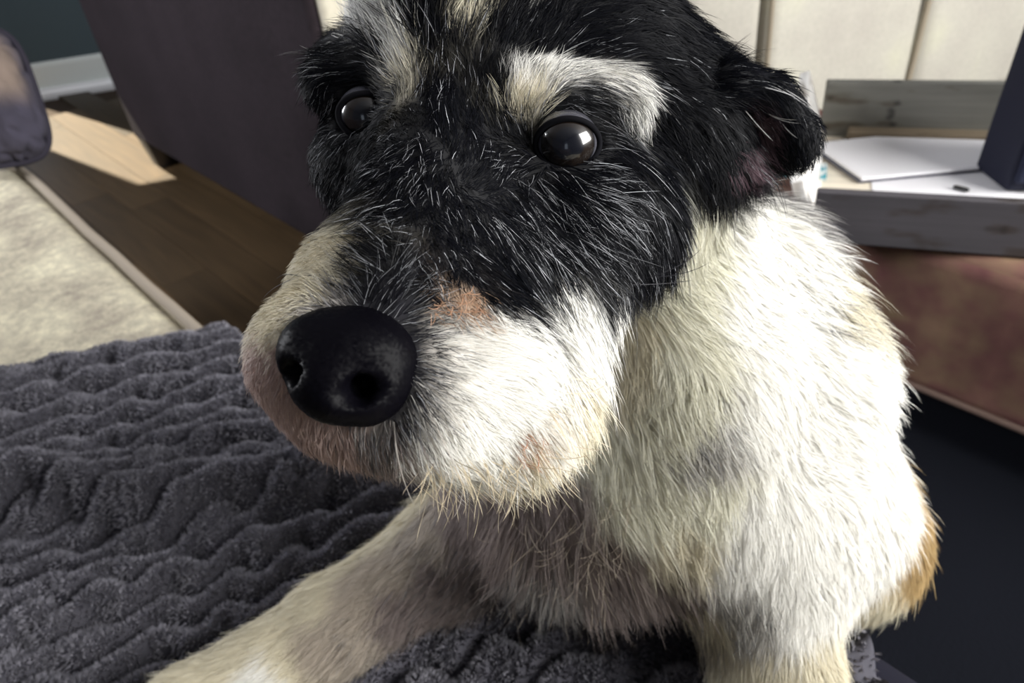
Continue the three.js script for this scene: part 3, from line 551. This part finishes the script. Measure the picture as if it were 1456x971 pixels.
// x, y, direction of growth, length mm, lift, hairs per mm2, width mm, region
const HD = 'head_fur', M = 'muzzle_fur', B = 'body_fur', L = 'leg_fur', E = 'eyebrow';
const FLOW = [
  [650, 60, 0, -1, 14, 0.3, 1.5, 0.3, HD], [650, 160, 0.1, -1, 9, 0.3, 1.8, 0.26, HD], [690, 240, 0.3, -0.6, 7, 0.25, 1.9, 0.24, HD], [640, 310, -0.1, 0.8, 8, 0.25, 1.9, 0.24, HD], [590, 240, -0.4, 0.9, 11, 0.35, 1.7, 0.26, HD], [550, 290, -0.45, 0.9, 13, 0.4, 1.5, 0.28, HD],
  [500, 270, -0.6, 0.8, 10, 0.3, 1.8, 0.24, HD], [465, 210, -0.5, 0.8, 7, 0.25, 1.8, 0.24, HD], [450, 140, -0.4, 0.9, 8, 0.3, 1.8, 0.24, HD], [490, 95, -0.8, 0.0, 10, 0.35, 1.8, 0.24, HD], [540, 125, -0.5, -0.3, 5, 0.2, 1.8, 0.22, HD], [560, 170, 0.3, 0.8, 5, 0.2, 1.8, 0.22, HD], [520, 215, -0.2, 0.95, 6, 0.2, 1.8, 0.22, HD], [560, 70, -0.5, -0.85, 22, 0.3, 1.7, 0.28, HD], [510, 10, -0.6, -0.8, 26, 0.3, 1.6, 0.28, HD],
  [600, 110, -0.2, -1, 13, 0.35, 1.6, 0.28, HD], [670, 20, 0.3, -0.9, 22, 0.3, 1.6, 0.28, HD], [760, 50, 0.4, -0.6, 13, 0.2, 1.5, 0.3, HD], [860, 40, 0.9, -0.2, 14, 0.2, 1.5, 0.3, HD], [960, 90, 0.9, 0.3, 15, 0.22, 1.4, 0.3, HD], [1020, 60, 0.9, 0.1, 18, 0.4, 1.2, 0.3, HD], [950, 200, 0.6, 0.8, 14, 0.22, 1.4, 0.3, HD],
  [900, 240, 0.5, 0.8, 15, 0.3, 1.4, 0.28, HD], [850, 260, 0.95, 0.3, 15, 0.3, 1.6, 0.26, HD], [800, 290, 0.75, 0.6, 16, 0.3, 1.6, 0.26, HD], [740, 290, 0.45, 0.85, 14, 0.3, 1.7, 0.26, HD], [780, 350, 0.6, 0.75, 17, 0.3, 1.6, 0.27, HD], [860, 350, 0.7, 0.65, 17, 0.3, 1.5, 0.28, HD], [930, 340, 0.5, 0.85, 20, 0.35, 1.4, 0.28, HD],
  [890, 400, 0.3, 0.95, 20, 0.35, 1.4, 0.28, HD], [800, 400, 0.35, 0.9, 16, 0.3, 1.5, 0.28, HD], [700, 400, 0.2, 0.95, 11, 0.3, 1.6, 0.28, HD], [640, 390, -0.1, 0.95, 9, 0.3, 1.7, 0.26, HD],
  [715, 170, -0.3, -0.9, 12, 0.4, 1.6, 0.27, HD], [720, 220, -0.5, 0.4, 8, 0.3, 1.6, 0.26, HD],
  [738, 130, 0.1, -0.95, 9, 0.35, 2.4, 0.22, E], [765, 112, 0.45, -0.75, 11, 0.3, 2.4, 0.22, E], [810, 106, 0.9, -0.2, 12, 0.28, 2.4, 0.22, E], [865, 118, 0.85, 0.45, 13, 0.25, 2.4, 0.22, E], [895, 150, 0.45, 0.9, 13, 0.25, 2.2, 0.22, E], [820, 150, 0.8, 0.2, 8, 0.25, 2.0, 0.22, E],
  [520, 370, -0.6, -0.3, 11, 0.5, 1.6, 0.26, M], [560, 420, 0.4, -0.5, 11, 0.5, 1.6, 0.26, M], [480, 425, -0.5, -0.5, 9, 0.5, 1.6, 0.26, M], [600, 440, 0.7, -0.2, 9, 0.4, 1.8, 0.26, M],
  [580, 500, 0.9, 0.1, 4, 0.2, 2.4, 0.24, M], [570, 570, 0.6, 0.7, 8, 0.3, 2.2, 0.26, M], [620, 470, 0.95, 0, 8, 0.2, 2.8, 0.22, M], [630, 540, 0.95, 0.3, 9, 0.2, 2.8, 0.22, M], [600, 600, 0.5, 0.85, 10, 0.25, 2.6, 0.24, M], [540, 620, 0.05, 1, 9, 0.25, 2.6, 0.24, M],
  [700, 500, 0.98, 0.1, 10, 0.15, 3.0, 0.22, M], [760, 550, 0.9, 0.35, 12, 0.18, 3.0, 0.22, M], [700, 580, 0.85, 0.5, 12, 0.2, 3.0, 0.22, M], [640, 620, 0.6, 0.8, 11, 0.3, 2.6, 0.24, M], [740, 630, 0.55, 0.8, 13, 0.4, 2.4, 0.24, M], [690, 650, 0.6, 0.75, 12, 0.4, 2.4, 0.24, M], [800, 500, 0.5, 0.85, 16, 0.25, 2.2, 0.26, M], [640, 430, 0.5, 0.6, 9, 0.35, 1.8, 0.28, M],
  [480, 360, -0.5, 0.7, 3.5, 0.12, 3.2, 0.24, M], [450, 390, -0.5, 0.7, 3.5, 0.12, 3.2, 0.24, M], [420, 430, -0.5, 0.7, 3.5, 0.12, 3.2, 0.24, M], [385, 500, -0.2, 0.95, 3.5, 0.12, 3.2, 0.24, M], [380, 560, 0, 1, 4, 0.15, 3.2, 0.24, M], [430, 610, 0.0, 1, 5, 0.2, 3.0, 0.24, M], [490, 625, 0, 1, 7, 0.25, 2.6, 0.24, M],
  [860, 440, 0.3, 0.95, 18, 0.21, 2.62, 0.28, B], [900, 520, 0.1, 1, 18, 0.17, 1.97, 0.33, B], [990, 300, 0.3, 0.9, 18, 0.21, 2.18, 0.31, B], [1060, 300, 0.9, 0.35, 24, 0.40, 1.97, 0.31, B], [1130, 310, 0.95, 0.2, 28, 0.60, 1.97, 0.30, B], [1000, 420, 0.7, 0.5, 20, 0.17, 1.75, 0.34, B], [1100, 430, 0.95, 0.25, 24, 0.35, 1.75, 0.34, B], [1200, 430, 0.95, 0.25, 26, 0.55, 1.75, 0.31, B], [1235, 510, 0.95, 0.3, 24, 0.50, 1.75, 0.33, B],
  [950, 600, 0.4, 0.85, 22, 0.17, 1.53, 0.37, B], [1080, 600, 0.65, 0.65, 22, 0.17, 1.53, 0.37, B], [1200, 620, 0.85, 0.4, 22, 0.21, 1.53, 0.37, B], [1290, 640, 0.85, 0.45, 22, 0.50, 1.53, 0.34, B], [1330, 740, 0.6, 0.8, 16, 0.21, 1.75, 0.34, B], [1200, 800, 0.5, 0.8, 20, 0.17, 1.53, 0.37, B], [1310, 830, -0.1, 1, 16, 0.21, 1.53, 0.34, B],
  [850, 620, 0.1, 1, 22, 0.17, 1.75, 0.34, B], [820, 700, 0.15, 0.95, 34, 0.21, 1.97, 0.33, B], [880, 740, 0.45, 0.85, 34, 0.21, 1.75, 0.33, B], [800, 770, 0.1, 0.95, 40, 0.40, 1.97, 0.30, B], [740, 770, -0.5, 0.8, 34, 0.40, 1.97, 0.30, B], [860, 820, 0.3, 0.9, 36, 0.40, 1.75, 0.30, B], [950, 780, 0.4, 0.9, 26, 0.21, 1.53, 0.34, B], [1000, 880, 0.5, 0.85, 24, 0.35, 1.75, 0.33, B], [1000, 700, 0.3, 0.95, 22, 0.17, 1.53, 0.37, B],
  [1090, 800, 0.15, 1, 20, 0.25, 1.52, 0.30, L], [1130, 920, 0.05, 1, 16, 0.25, 1.71, 0.29, L], [1060, 920, -0.1, 1, 18, 0.3, 1.71, 0.29, L], [1190, 930, 0.3, 0.95, 18, 0.35, 1.71, 0.29, L],
  [600, 730, -0.7, 0.65, 18, 0.3, 1.71, 0.27, L], [680, 760, -0.5, 0.8, 20, 0.3, 1.71, 0.27, L], [550, 780, -0.75, 0.65, 15, 0.25, 1.90, 0.26, L], [450, 870, -0.8, 0.6, 14, 0.22, 2.28, 0.24, L], [350, 940, -0.85, 0.55, 13, 0.22, 2.47, 0.24, L], [560, 850, -0.7, 0.7, 16, 0.3, 1.90, 0.26, L],
].map(([x, y, dx, dy, ...rest]) => { const p = hit(x, y), l = Math.hypot(dx, dy); return [p, RT.clone().multiplyScalar(dx / l).addScaledVector(UP, -dy / l), ...rest]; });
function flowAt(p, guides) {
  const o = { dir: V(0, 0, 0), len: 0, lift: 0, den: 0, wid: 0, part: HD }; let W = 0, best = 0;
  for (const [q, d, len, lift, den, wid, part] of guides) {
    const d2 = p.distanceToSquared(q) + 3e-5, w = 1 / (d2 * d2 * d2);
    W += w; o.dir.addScaledVector(d, w); o.len += w * len; o.lift += w * lift; o.den += w * den; o.wid += w * wid;
    if (w > best) { best = w; o.part = part; }
  }
  o.len /= W * 1000; o.lift /= W; o.den /= W; o.wid /= W * 1000; o.dir.normalize();
  return o;
}

const dogBase = onY(1000, 1000, BY);
const dog = thing('dog', 'black and white scruffy terrier with grizzled brows sitting on the grey blanket', 'dog', dogBase);
function local(geo) { geo.translate(-dogBase.x, -dogBase.y, -dogBase.z); return geo; }
function colourVerts(geo, fn) {
  const p = geo.attributes.position, n = geo.attributes.normal, c = new Float32Array(p.count * 3), v = V(0, 0, 0), w = V(0, 0, 0);
  for (let i = 0; i < p.count; i++) { v.fromBufferAttribute(p, i); w.fromBufferAttribute(n, i); c.set(fn(v, w), i * 3); }
  geo.setAttribute('color', new THREE.BufferAttribute(c, 3)); return geo;
}
const NOSE = [];
for (const [x, y, d, r, k] of [[492, 520, 0.205, 13, 1], [478, 508, 0.1945, 10.6, 8], [518, 510, 0.1965, 10.6, 8], [546, 510, 0.198, 8, 8], [437, 489, 0.193, 7.0, 5], [428, 510, 0.192, 5.6, 4], [458, 548, 0.1895, 8.0, 6], [482, 568, 0.1885, 6.2, 5], [522, 572, 0.191, 6.0, 5], [543, 548, 0.195, 7.2, 6], [474, 480, 0.199, 7, 6], [520, 482, 0.202, 7.5, 6]])
  NOSE.push([at(x, y, d), r / 1000, k / 1000]);
const [blo, bhi] = bounds(PR, 0.012);
const bodyGeo = meshField(field, blo, bhi, 0.0042);
colourVerts(bodyGeo, (p) => { if (noseSolid(p) < 0.0012) return [0.003, 0.003, 0.004]; const c = coat(p); return [c[0], c[1] * 0.97, c[2] * 0.95]; });

// ---------------------------------------------------------------- fur: ribbons that follow the growth of the coat
class Fur {
  constructor() { this.pos = []; this.nor = []; this.col = []; this.idx = []; this.count = 0; }
  strand(pts, width, nrm, col, tipFade = 1) {
    const n = pts.length, base = this.pos.length / 3, t = V(0, 0, 0), s = V(0, 0, 0), fn = V(0, 0, 0);
    const tw = rr(-1.0, 1.0);
    for (let i = 0; i < n; i++) {
      t.subVectors(pts[Math.min(i + 1, n - 1)], pts[Math.max(i - 1, 0)]).normalize();
      s.crossVectors(t, nrm).normalize(); s.applyAxisAngle(t, tw);
      fn.crossVectors(s, t); if (fn.dot(nrm) < 0) fn.negate(); fn.multiplyScalar(0.45).addScaledVector(nrm, 0.65).normalize();
      const k = i / (n - 1), w = width * 0.5 * (1 - 0.55 * k), f = lerp(1, tipFade, k);
      const one = (sg) => { this.pos.push(pts[i].x + s.x * w * sg, pts[i].y + s.y * w * sg, pts[i].z + s.z * w * sg); this.nor.push(fn.x, fn.y, fn.z); this.col.push(col[0] * f, col[1] * f, col[2] * f); };
      if (i === n - 1) one(0); else { one(-1); one(1); }
    }
    for (let i = 0; i < n - 1; i++) {
      const a = base + i * 2;
      if (i === n - 2) this.idx.push(a, a + 1, a + 2); else this.idx.push(a, a + 1, a + 3, a, a + 3, a + 2);
    }
    this.count++;
  }
  build(name, parent, more = {}) {
    const g = new THREE.BufferGeometry();
    g.setAttribute('position', new THREE.BufferAttribute(new Float32Array(this.pos), 3)); g.setAttribute('normal', new THREE.BufferAttribute(new Float32Array(this.nor), 3));
    g.setAttribute('color', new THREE.BufferAttribute(new Float32Array(this.col), 3)); g.setIndex(new THREE.BufferAttribute(new Uint32Array(this.idx), 1));
    const m = mesh(name, local(g), new THREE.MeshPhysicalMaterial({ vertexColors: true, roughness: 0.5, transmission: 0.25, thickness: 0, specularIntensity: 0.3, side: THREE.DoubleSide, ...more }), parent);
    m.userData.kind = 'stuff'; return m;
  }
}
const furs = {};
function growHair(geo, f, guides, colour, opts = {}) {
  const P = geo.attributes.position, Nn = geo.attributes.normal, ix = geo.index.array, a = V(0, 0, 0), b = V(0, 0, 0), c = V(0, 0, 0), e1 = V(0, 0, 0), e2 = V(0, 0, 0), n = V(0, 0, 0), p = V(0, 0, 0);
  const G = V(0, -1, 0), tan = V(0, 0, 0), d = V(0, 0, 0), tmp = V(0, 0, 0), K = opts.children ?? 4;
  for (let i = 0; i < ix.length; i += 3) {
    a.fromBufferAttribute(P, ix[i]); b.fromBufferAttribute(P, ix[i + 1]); c.fromBufferAttribute(P, ix[i + 2]);
    const area = e1.subVectors(b, a).cross(e2.subVectors(c, a)).length() * 0.5 * 1e6;    // mm2
    n.fromBufferAttribute(Nn, ix[i]);
    p.copy(a).add(b).add(c).divideScalar(3);
    if (p.y < BY + 0.002) continue;
    const fl = flowAt(p, guides), view = tmp.subVectors(CP, p).normalize().dot(n);
    let want = area * fl.den / K * (opts.density ?? 1) * (view < -0.25 ? 0.22 : view < 0 ? 0.6 : 1);
    let cnt = Math.floor(want) + (rnd() < want % 1 ? 1 : 0);
    while (cnt-- > 0) {
      let u = rnd(), v = rnd(); if (u + v > 1) { u = 1 - u; v = 1 - v; }
      const root = V(a.x + (b.x - a.x) * u + (c.x - a.x) * v, a.y + (b.y - a.y) * u + (c.y - a.y) * v, a.z + (b.z - a.z) * u + (c.z - a.z) * v);
      if (opts.skip && opts.skip(root)) continue;
      const x = root.x * 130, y = root.y * 130, z = root.z * 130;
      const w1 = noise(x, y, z), w2 = noise(x + 40, y, z), w3 = noise(x, y + 40, z);
      d.copy(fl.dir); const wob = fl.part === B || fl.part === L ? 0.22 : fl.part === HD ? 0.45 : 0.3; d.x += wob * w1 + rr(-0.16, 0.16); d.y += wob * w2 + rr(-0.16, 0.16); d.z += wob * w3 + rr(-0.16, 0.16);
      tan.copy(d).addScaledVector(n, -d.dot(n)).normalize();
      const stray = rnd() < 0.06, len = fl.len * rr(0.6, 1.15) * (stray ? 1.3 : 1), lift = clamp(fl.lift * rr(0.5, 1.5) + (stray ? 0.25 : 0), 0.05, 0.95), seg = len > 0.016 ? 4 : 3;
      const pts = [root.clone().addScaledVector(n, -0.0006)];
      const dir = tan.clone().multiplyScalar(Math.cos(lift * 1.4)).addScaledVector(n, Math.sin(lift * 1.4)).normalize();
      const bend = rr(-0.35, 0.35), side = V(0, 0, 0).crossVectors(n, tan);
      for (let s = 1; s <= seg; s++) {
        dir.addScaledVector(tan, 0.28).addScaledVector(side, bend * 0.5).addScaledVector(G, len * 5).normalize();
        const q = pts[s - 1].clone().addScaledVector(dir, len / seg);
        const fd = f(q.x, q.y, q.z), min = 0.0006 + 0.0012 * s / seg * (1 + w1);
        if (fd < min) q.addScaledVector(gradient(f, q), min - fd);
        pts.push(q);
      }
      const soft = fl.part === B || fl.part === L || fl.part === M;
      const cc = colour(V(root.x + rr(-0.003, 0.003) + 0.003 * w1, root.y + rr(-0.003, 0.003) + 0.003 * w2, root.z + rr(-0.003, 0.003) + 0.003 * w3));
      const fur = furs[fl.part] ??= new Fur();
      for (let k = 0; k < K; k++) {
        const off = side.clone().multiplyScalar(rr(-0.0017, 0.0017)).addScaledVector(tan, rr(-0.003, 0.003)), conv = soft ? rr(-0.2, 0.45) : rr(0.1, 0.8), j = rr(0.8, 1.05);
        const q = pts.map((t, s) => { const h = s / seg; return pts[0].clone().addScaledVector(tmp.subVectors(t, pts[0]), j).addScaledVector(off, 1 - conv * h).addScaledVector(side, rr(-1, 1) * 0.0004 * h); });
        const dark = (cc[0] + cc[1]) / 2 < 0.2, grey = rnd() < cc[3] * (dark ? 0.62 : 1), vv = fl.part === B ? rr(0.95, 1.06) : soft ? rr(0.9, 1.1) : rr(0.72, 1.18);
        let col;
        if (grey && dark) { const t = rr(0.06, 0.5); col = [t, t * 1.03, t * 1.1]; }
        else if (grey) { const t = rr(0.02, 0.3); col = [t, t, t * 1.05]; }
        else col = [cc[0] * vv, cc[1] * vv, cc[2] * vv];
        fur.strand(q, fl.wid * rr(0.7, 1.25) * (grey && dark ? 0.8 : 1), n, col, grey ? 1 : dark ? 1.2 : 1.08);
      }
    }
  }
}
const NOSE_C = at(497, 508, 0.190);
const nearEye = (p) => EYES.some((e) => p.distanceTo(e.c) < e.r * 1.12);
const earSpots = [[1005, 200, 0.33], [1040, 180, 0.33], [1080, 180, 0.33], [1040, 225, 0.33], [1110, 190, 0.33], [1020, 150, 0.33]].map((a) => at(...a));
growHair(bodyGeo, field, FLOW, coat, { skip: (p) => nearEye(p) || earSpots.some((q) => q.distanceTo(p) < 0.013) || noseSolid(p) < 0.001 });

// ---------------------------------------------------------------- nose
function noseSolid(p) { let d = 9; for (const [q, r] of NOSE) d = Math.min(d, p.distanceTo(q) - r); return d; }
function noseField(x, y, z) {
  let d = 9; const p = V(x, y, z), s = (q, r, k) => { const e = p.distanceTo(q) - r, h = Math.max(0, k - Math.abs(d - e)) / k; d = Math.min(d, e) - h * h * k * 0.25; };
  for (const [q, r, k] of NOSE) s(q, r, k);
  const cut = (q, w, r, k) => { const pa = V(x, y, z).sub(q), ba = V(0, 0, 0).subVectors(w, q), t = clamp(pa.dot(ba) / ba.lengthSq()), e = pa.addScaledVector(ba, -t).length() - r, h = Math.max(0, k - Math.abs(-e - d)) / k; d = Math.max(d, -e) + h * h * k * 0.25; };
  cut(at(484, 567, 0.1785), at(512, 556, 0.184), 0.0036, 0.0022); cut(at(512, 556, 0.183), at(515, 548, 0.190), 0.0030, 0.002); cut(at(510, 556, 0.181), at(537, 552, 0.184), 0.0026, 0.0022); 
  cut(at(408, 531, 0.186), at(434, 532, 0.187), 0.0030, 0.0028);
  cut(at(440, 500, 0.1745), at(455, 590, 0.178), 0.0009, 0.003);
  return d;
}
{
  const fine = (x, y, z) => noseField(x, y, z) + 0.00028 * Math.abs(noise(x * 800, y * 800, z * 800)) + 0.0002 * noise(x * 1900, y * 1900, z * 1900);
  const lo = NOSE_C.clone().addScalar(-0.034), hi = NOSE_C.clone().addScalar(0.034);
  const g = meshField(fine, lo, hi, 0.00085);
  mesh('nose', local(g), new THREE.MeshPhysicalMaterial({ color: lin(0.0018, 0.0016, 0.003), roughness: 0.45, specularIntensity: 0.12 }), dog);
}
// ---------------------------------------------------------------- eyes
for (const e of EYES) {
  const look = V(0, 0, 0).subVectors(CP, e.c).normalize().add(e === EYES[0] ? RT.clone().multiplyScalar(0.05) : RT.clone().multiplyScalar(0.02)).normalize();
  const q = new THREE.Quaternion().setFromUnitVectors(V(0, 0, 1), look);
  const g = new THREE.SphereGeometry(e.r, 64, 48).rotateX(Math.PI / 2);
  colourVerts(g, (p) => {
    const a = Math.acos(clamp(p.z / e.r, -1, 1)) * 180 / Math.PI, st = 0.5 + 0.5 * noise(Math.atan2(p.y, p.x) * 9, a * 0.05, 4);
    if (a < 30) return [0.006, 0.007, 0.011];
    if (a < 50) return [0.008 + 0.006 * st, 0.006 + 0.003 * st, 0.006];
    if (a < 54) return [0.004, 0.004, 0.005];
    return [0.07, 0.07, 0.085];
  });
  const m = mesh('eye', g.applyQuaternion(q), new THREE.MeshPhysicalMaterial({ vertexColors: true, roughness: 0.22, clearcoat: 1, clearcoatRoughness: 0.02 }), dog);
  m.position.subVectors(e.c, dogBase);
  m.userData.label = 'glossy black eye';
  // lids: a soft black rim around the opening
  const pts = [], right = V(0, 0, 0).crossVectors(UP, look).normalize(), up = V(0, 0, 0).crossVectors(look, right);
  for (let i = 0; i < 32; i++) {
    const t = i / 32 * Math.PI * 2, ex = Math.cos(t) * 0.92, ey = Math.sin(t) * (Math.sin(t) > 0 ? 0.68 : 0.74);
    const zc = Math.sqrt(Math.max(0.02, 1 - Math.min(0.97, ex * ex + ey * ey)));
    pts.push(look.clone().multiplyScalar(zc * 1.03).addScaledVector(right, ex * 1.04).addScaledVector(up, ey * 1.04).multiplyScalar(e.r));
  }
  const lid = mesh('eyelid', new THREE.TubeGeometry(new THREE.CatmullRomCurve3(pts, true), 80, 0.0011, 10, true), std(lin(0.004, 0.004, 0.006), 0.9), dog);
  lid.position.subVectors(e.c, dogBase);
}
// ---------------------------------------------------------------- the ear that shows
{
  const list = [], s = (x, y, d, r, k = 8) => list.push([...at(x, y, d).toArray(), ...at(x, y, d).toArray(), r / 1000, r / 1000, k / 1000]), c = (x, y, d, X, Y, D, r, R, k = 8) => list.push([...at(x, y, d).toArray(), ...at(X, Y, D).toArray(), r / 1000, R / 1000, k / 1000]);
  c(973, 150, 0.296, 1038, 122, 0.292, 10, 8); c(1038, 122, 0.292, 1098, 138, 0.294, 7, 7); c(1098, 138, 0.294, 1136, 188, 0.297, 6.5, 6); c(1136, 190, 0.297, 1134, 212, 0.300, 5.5, 5); c(1134, 212, 0.300, 1088, 222, 0.304, 6, 6);
  c(1093, 165, 0.300, 1113, 195, 0.303, 8, 8); c(1078, 150, 0.304, 1098, 215, 0.310, 7, 7);
  c(988, 225, 0.303, 1050, 236, 0.306, 10, 7); c(1050, 236, 0.306, 1070, 205, 0.311, 7, 6);
  c(998, 180, 0.323, 1058, 180, 0.328, 12, 10); c(1018, 200, 0.321, 1058, 220, 0.325, 10, 8);
  const FE = new Float64Array(list.flat());
  const f = (x, y, z) => {
    let d = 1e3;
    for (let i = 0; i < FE.length; i += 9) {
      const ax = FE[i], ay = FE[i + 1], az = FE[i + 2], bx = FE[i + 3] - ax, by = FE[i + 4] - ay, bz = FE[i + 5] - az, px = x - ax, py = y - ay, pz = z - az, L2 = bx * bx + by * by + bz * bz, t = L2 > 1e-12 ? clamp((px * bx + py * by + pz * bz) / L2) : 0;
      const e = Math.hypot(px - bx * t, py - by * t, pz - bz * t) - (FE[i + 6] + (FE[i + 7] - FE[i + 6]) * t), k = FE[i + 8], h = Math.max(0, k - Math.abs(d - e)) / k;
      d = Math.min(d, e) - h * h * k * 0.25;
    }
    return d;
  };
  const [lo, hi] = bounds(list, 0.006), g = meshField(f, lo, hi, 0.0022);
  const inner = [hit(1060, 185, f), hit(1050, 215, f), hit(1040, 200, f)];
  const earCol = (p) => { const t = sstep(0.017, 0.006, Math.min(...inner.map((q) => q.distanceTo(p)))); return [lerp(0.0035, 0.13, t), lerp(0.004, 0.085, t), lerp(0.0065, 0.10, t), lerp(0.012, 0.15, t)]; };
  colourVerts(g, (p) => earCol(p).slice(0, 3));
  const gd = [[1050, 122, 0.9, 0.2, 13, 0.25, 1.4, 0.28], [1110, 140, 0.75, 0.6, 9, 0.15, 1.7, 0.26], [1145, 190, 0.2, 0.95, 6, 0.1, 1.8, 0.26], [1110, 200, 0.6, 0.7, 6, 0.1, 1.8, 0.26], [1060, 190, -0.2, -0.8, 12, 0.5, 1.0, 0.24], [1050, 220, 0.2, 0.8, 14, 0.5, 1.0, 0.24], [1070, 240, 0.7, 0.7, 11, 0.3, 1.5, 0.26], [1000, 230, 0.3, 0.9, 12, 0.3, 1.5, 0.28], [1000, 150, 0.9, 0, 14, 0.25, 1.5, 0.28]]
    .map(([x, y, dx, dy, ...rest]) => [hit(x, y, f), RT.clone().multiplyScalar(dx).addScaledVector(UP, -dy).normalize(), ...rest, 'ear_fur']);
  growHair(g, f, gd, earCol);
  // the other ear, the mirror image across the middle of the head
  const nm = V(0, 0, 0).subVectors(EYES[0].c, EYES[1].c).normalize(), mid = EYES[0].c.clone().lerp(EYES[1].c, 0.5);
  const mir = (p) => p.clone().addScaledVector(nm, -2 * p.clone().sub(mid).dot(nm)), mirDir = (d) => d.clone().addScaledVector(nm, -2 * d.dot(nm));
  const g2 = g.clone(), P2 = g2.attributes.position, N2 = g2.attributes.normal, I2 = g2.index.array, t = V(0, 0, 0);
  for (let i = 0; i < P2.count; i++) { t.fromBufferAttribute(P2, i); t.copy(mir(t)); P2.setXYZ(i, t.x, t.y, t.z); t.fromBufferAttribute(N2, i); t.copy(mirDir(t)); N2.setXYZ(i, t.x, t.y, t.z); }
  for (let i = 0; i < I2.length; i += 3) { const k = I2[i]; I2[i] = I2[i + 1]; I2[i + 1] = k; }
  growHair(g2, (x, y, z) => { const q = mir(V(x, y, z)); return f(q.x, q.y, q.z); }, gd.map(([p, d, ...rest]) => [mir(p), mirDir(d), ...rest]), (p) => earCol(mir(p)), { density: 0.6 });
  mesh('ear', local(g2), new THREE.MeshStandardMaterial({ vertexColors: true, roughness: 0.8 }), dog);
  const ear = mesh('ear', local(g), new THREE.MeshStandardMaterial({ vertexColors: true, roughness: 0.8 }), dog);
  const long = new Fur();
  for (const [x, y, X, Y] of [[1085, 118, 1132, 150], [1092, 116, 1140, 156], [1100, 122, 1150, 168], [1078, 122, 1122, 140], [1085, 158, 1131, 172], [1090, 160, 1136, 178], [1050, 152, 1100, 194], [1054, 150, 1104, 198], [1112, 176, 1134, 196], [1120, 132, 1156, 176]]) {
    const a = hit(x, y, f), b = hit(X, Y, f), n = gradient(f, a), mid = a.clone().lerp(b, 0.5).addScaledVector(n, 0.004);
    b.addScaledVector(gradient(f, b), 0.004);
    const cv = new THREE.QuadraticBezierCurve3(a, mid, b), t = rr(0.35, 0.8);
    long.strand(cv.getPoints(6), 0.0005, n, [t, t, t * 1.02]);
  }
  long.build('ear_hairs', dog);
  furs.ear_fur.build('ear_fur', dog, { transmission: 0, specularIntensity: 0.12 });
  delete furs.ear_fur;
  void ear;
}
mesh('body', local(bodyGeo), new THREE.MeshStandardMaterial({ vertexColors: true, roughness: 0.85 }), dog);
let total = 0;
for (const [name, f] of Object.entries(furs)) { total += f.count; f.build(name, dog, name === HD ? { transmission: 0, specularIntensity: 0.12 } : {}); }
// loose curling hairs along the beard and the chest tuft
{
  const wisp = new Fur();
  const spray = (n, x0, x1, y0, y1, dx, dy, len, col) => {
    for (let i = 0; i < n; i++) {
      const a = hit(rr(x0, x1), rr(y0, y1)), nn = gradient(field, a), L = len * rr(0.5, 1.2), curl = rr(-1, 1) * 1.6;
      const dir = RT.clone().multiplyScalar(dx + rr(-0.8, 0.8)).addScaledVector(UP, -dy - rr(-0.35, 0.5)).addScaledVector(nn, 0.45).normalize(), pts = [a], ax = nn.clone();
      for (let k = 1; k <= 7; k++) { dir.applyAxisAngle(ax, curl * 0.22).addScaledVector(nn, -0.03).normalize(); const q = pts[k - 1].clone().addScaledVector(dir, L / 7), d = field(q.x, q.y, q.z); if (d < 0.002) q.addScaledVector(gradient(field, q), 0.002 - d); pts.push(q); }
      const t = rr(0.8, 1.1); wisp.strand(pts, 0.00034, nn, col.map((c) => c * t));
    }
  };
  spray(170, 600, 790, 640, 700, 0.3, 0.5, 0.016, [0.72, 0.62, 0.45]); spray(50, 770, 820, 520, 680, 0.6, 0.6, 0.014, [0.72, 0.62, 0.47]);
  spray(120, 700, 880, 720, 860, 0.0, 0.8, 0.026, [0.55, 0.47, 0.38]); spray(60, 800, 900, 690, 800, 0.5, 0.8, 0.028, [0.58, 0.50, 0.40]); spray(40, 690, 780, 800, 870, -0.6, 0.6, 0.024, [0.5, 0.46, 0.42]);
  spray(20, 730, 772, 615, 648, 0.5, 0.8, 0.006, [0.48, 0.25, 0.15]); spray(30, 612, 688, 420, 446, 0.5, 0.8, 0.006, [0.46, 0.27, 0.17]);
  wisp.build('curly_hairs', dog);
}
// whiskers
{
  const wk = new Fur();
  for (const [x, y, X, Y, d] of [[905, 395, 1010, 372, 0.27], [880, 405, 985, 398, 0.27], [900, 400, 1000, 350, 0.265], [600, 560, 660, 690, 0.2], [560, 600, 590, 720, 0.2], [660, 660, 640, 740, 0.22], [440, 420, 360, 450, 0.225], [450, 400, 390, 400, 0.23], [455, 390, 370, 430, 0.23], [800, 500, 850, 660, 0.25]]) {
    const a = hit(x, y), b = at(X, Y, d), mid = a.clone().lerp(b, 0.5).addScaledVector(gradient(field, a), 0.006), dk = x > 850 || x < 500;
    wk.strand(new THREE.QuadraticBezierCurve3(a, mid, b).getPoints(8), 0.00038, gradient(field, a), dk ? [0.03, 0.03, 0.035] : [0.6, 0.55, 0.5]);
  }
  wk.build('whiskers', dog);
}
console.log('hairs', total, 'skin triangles', bodyGeo.index.count / 3);
renderer.render(scene, camera);
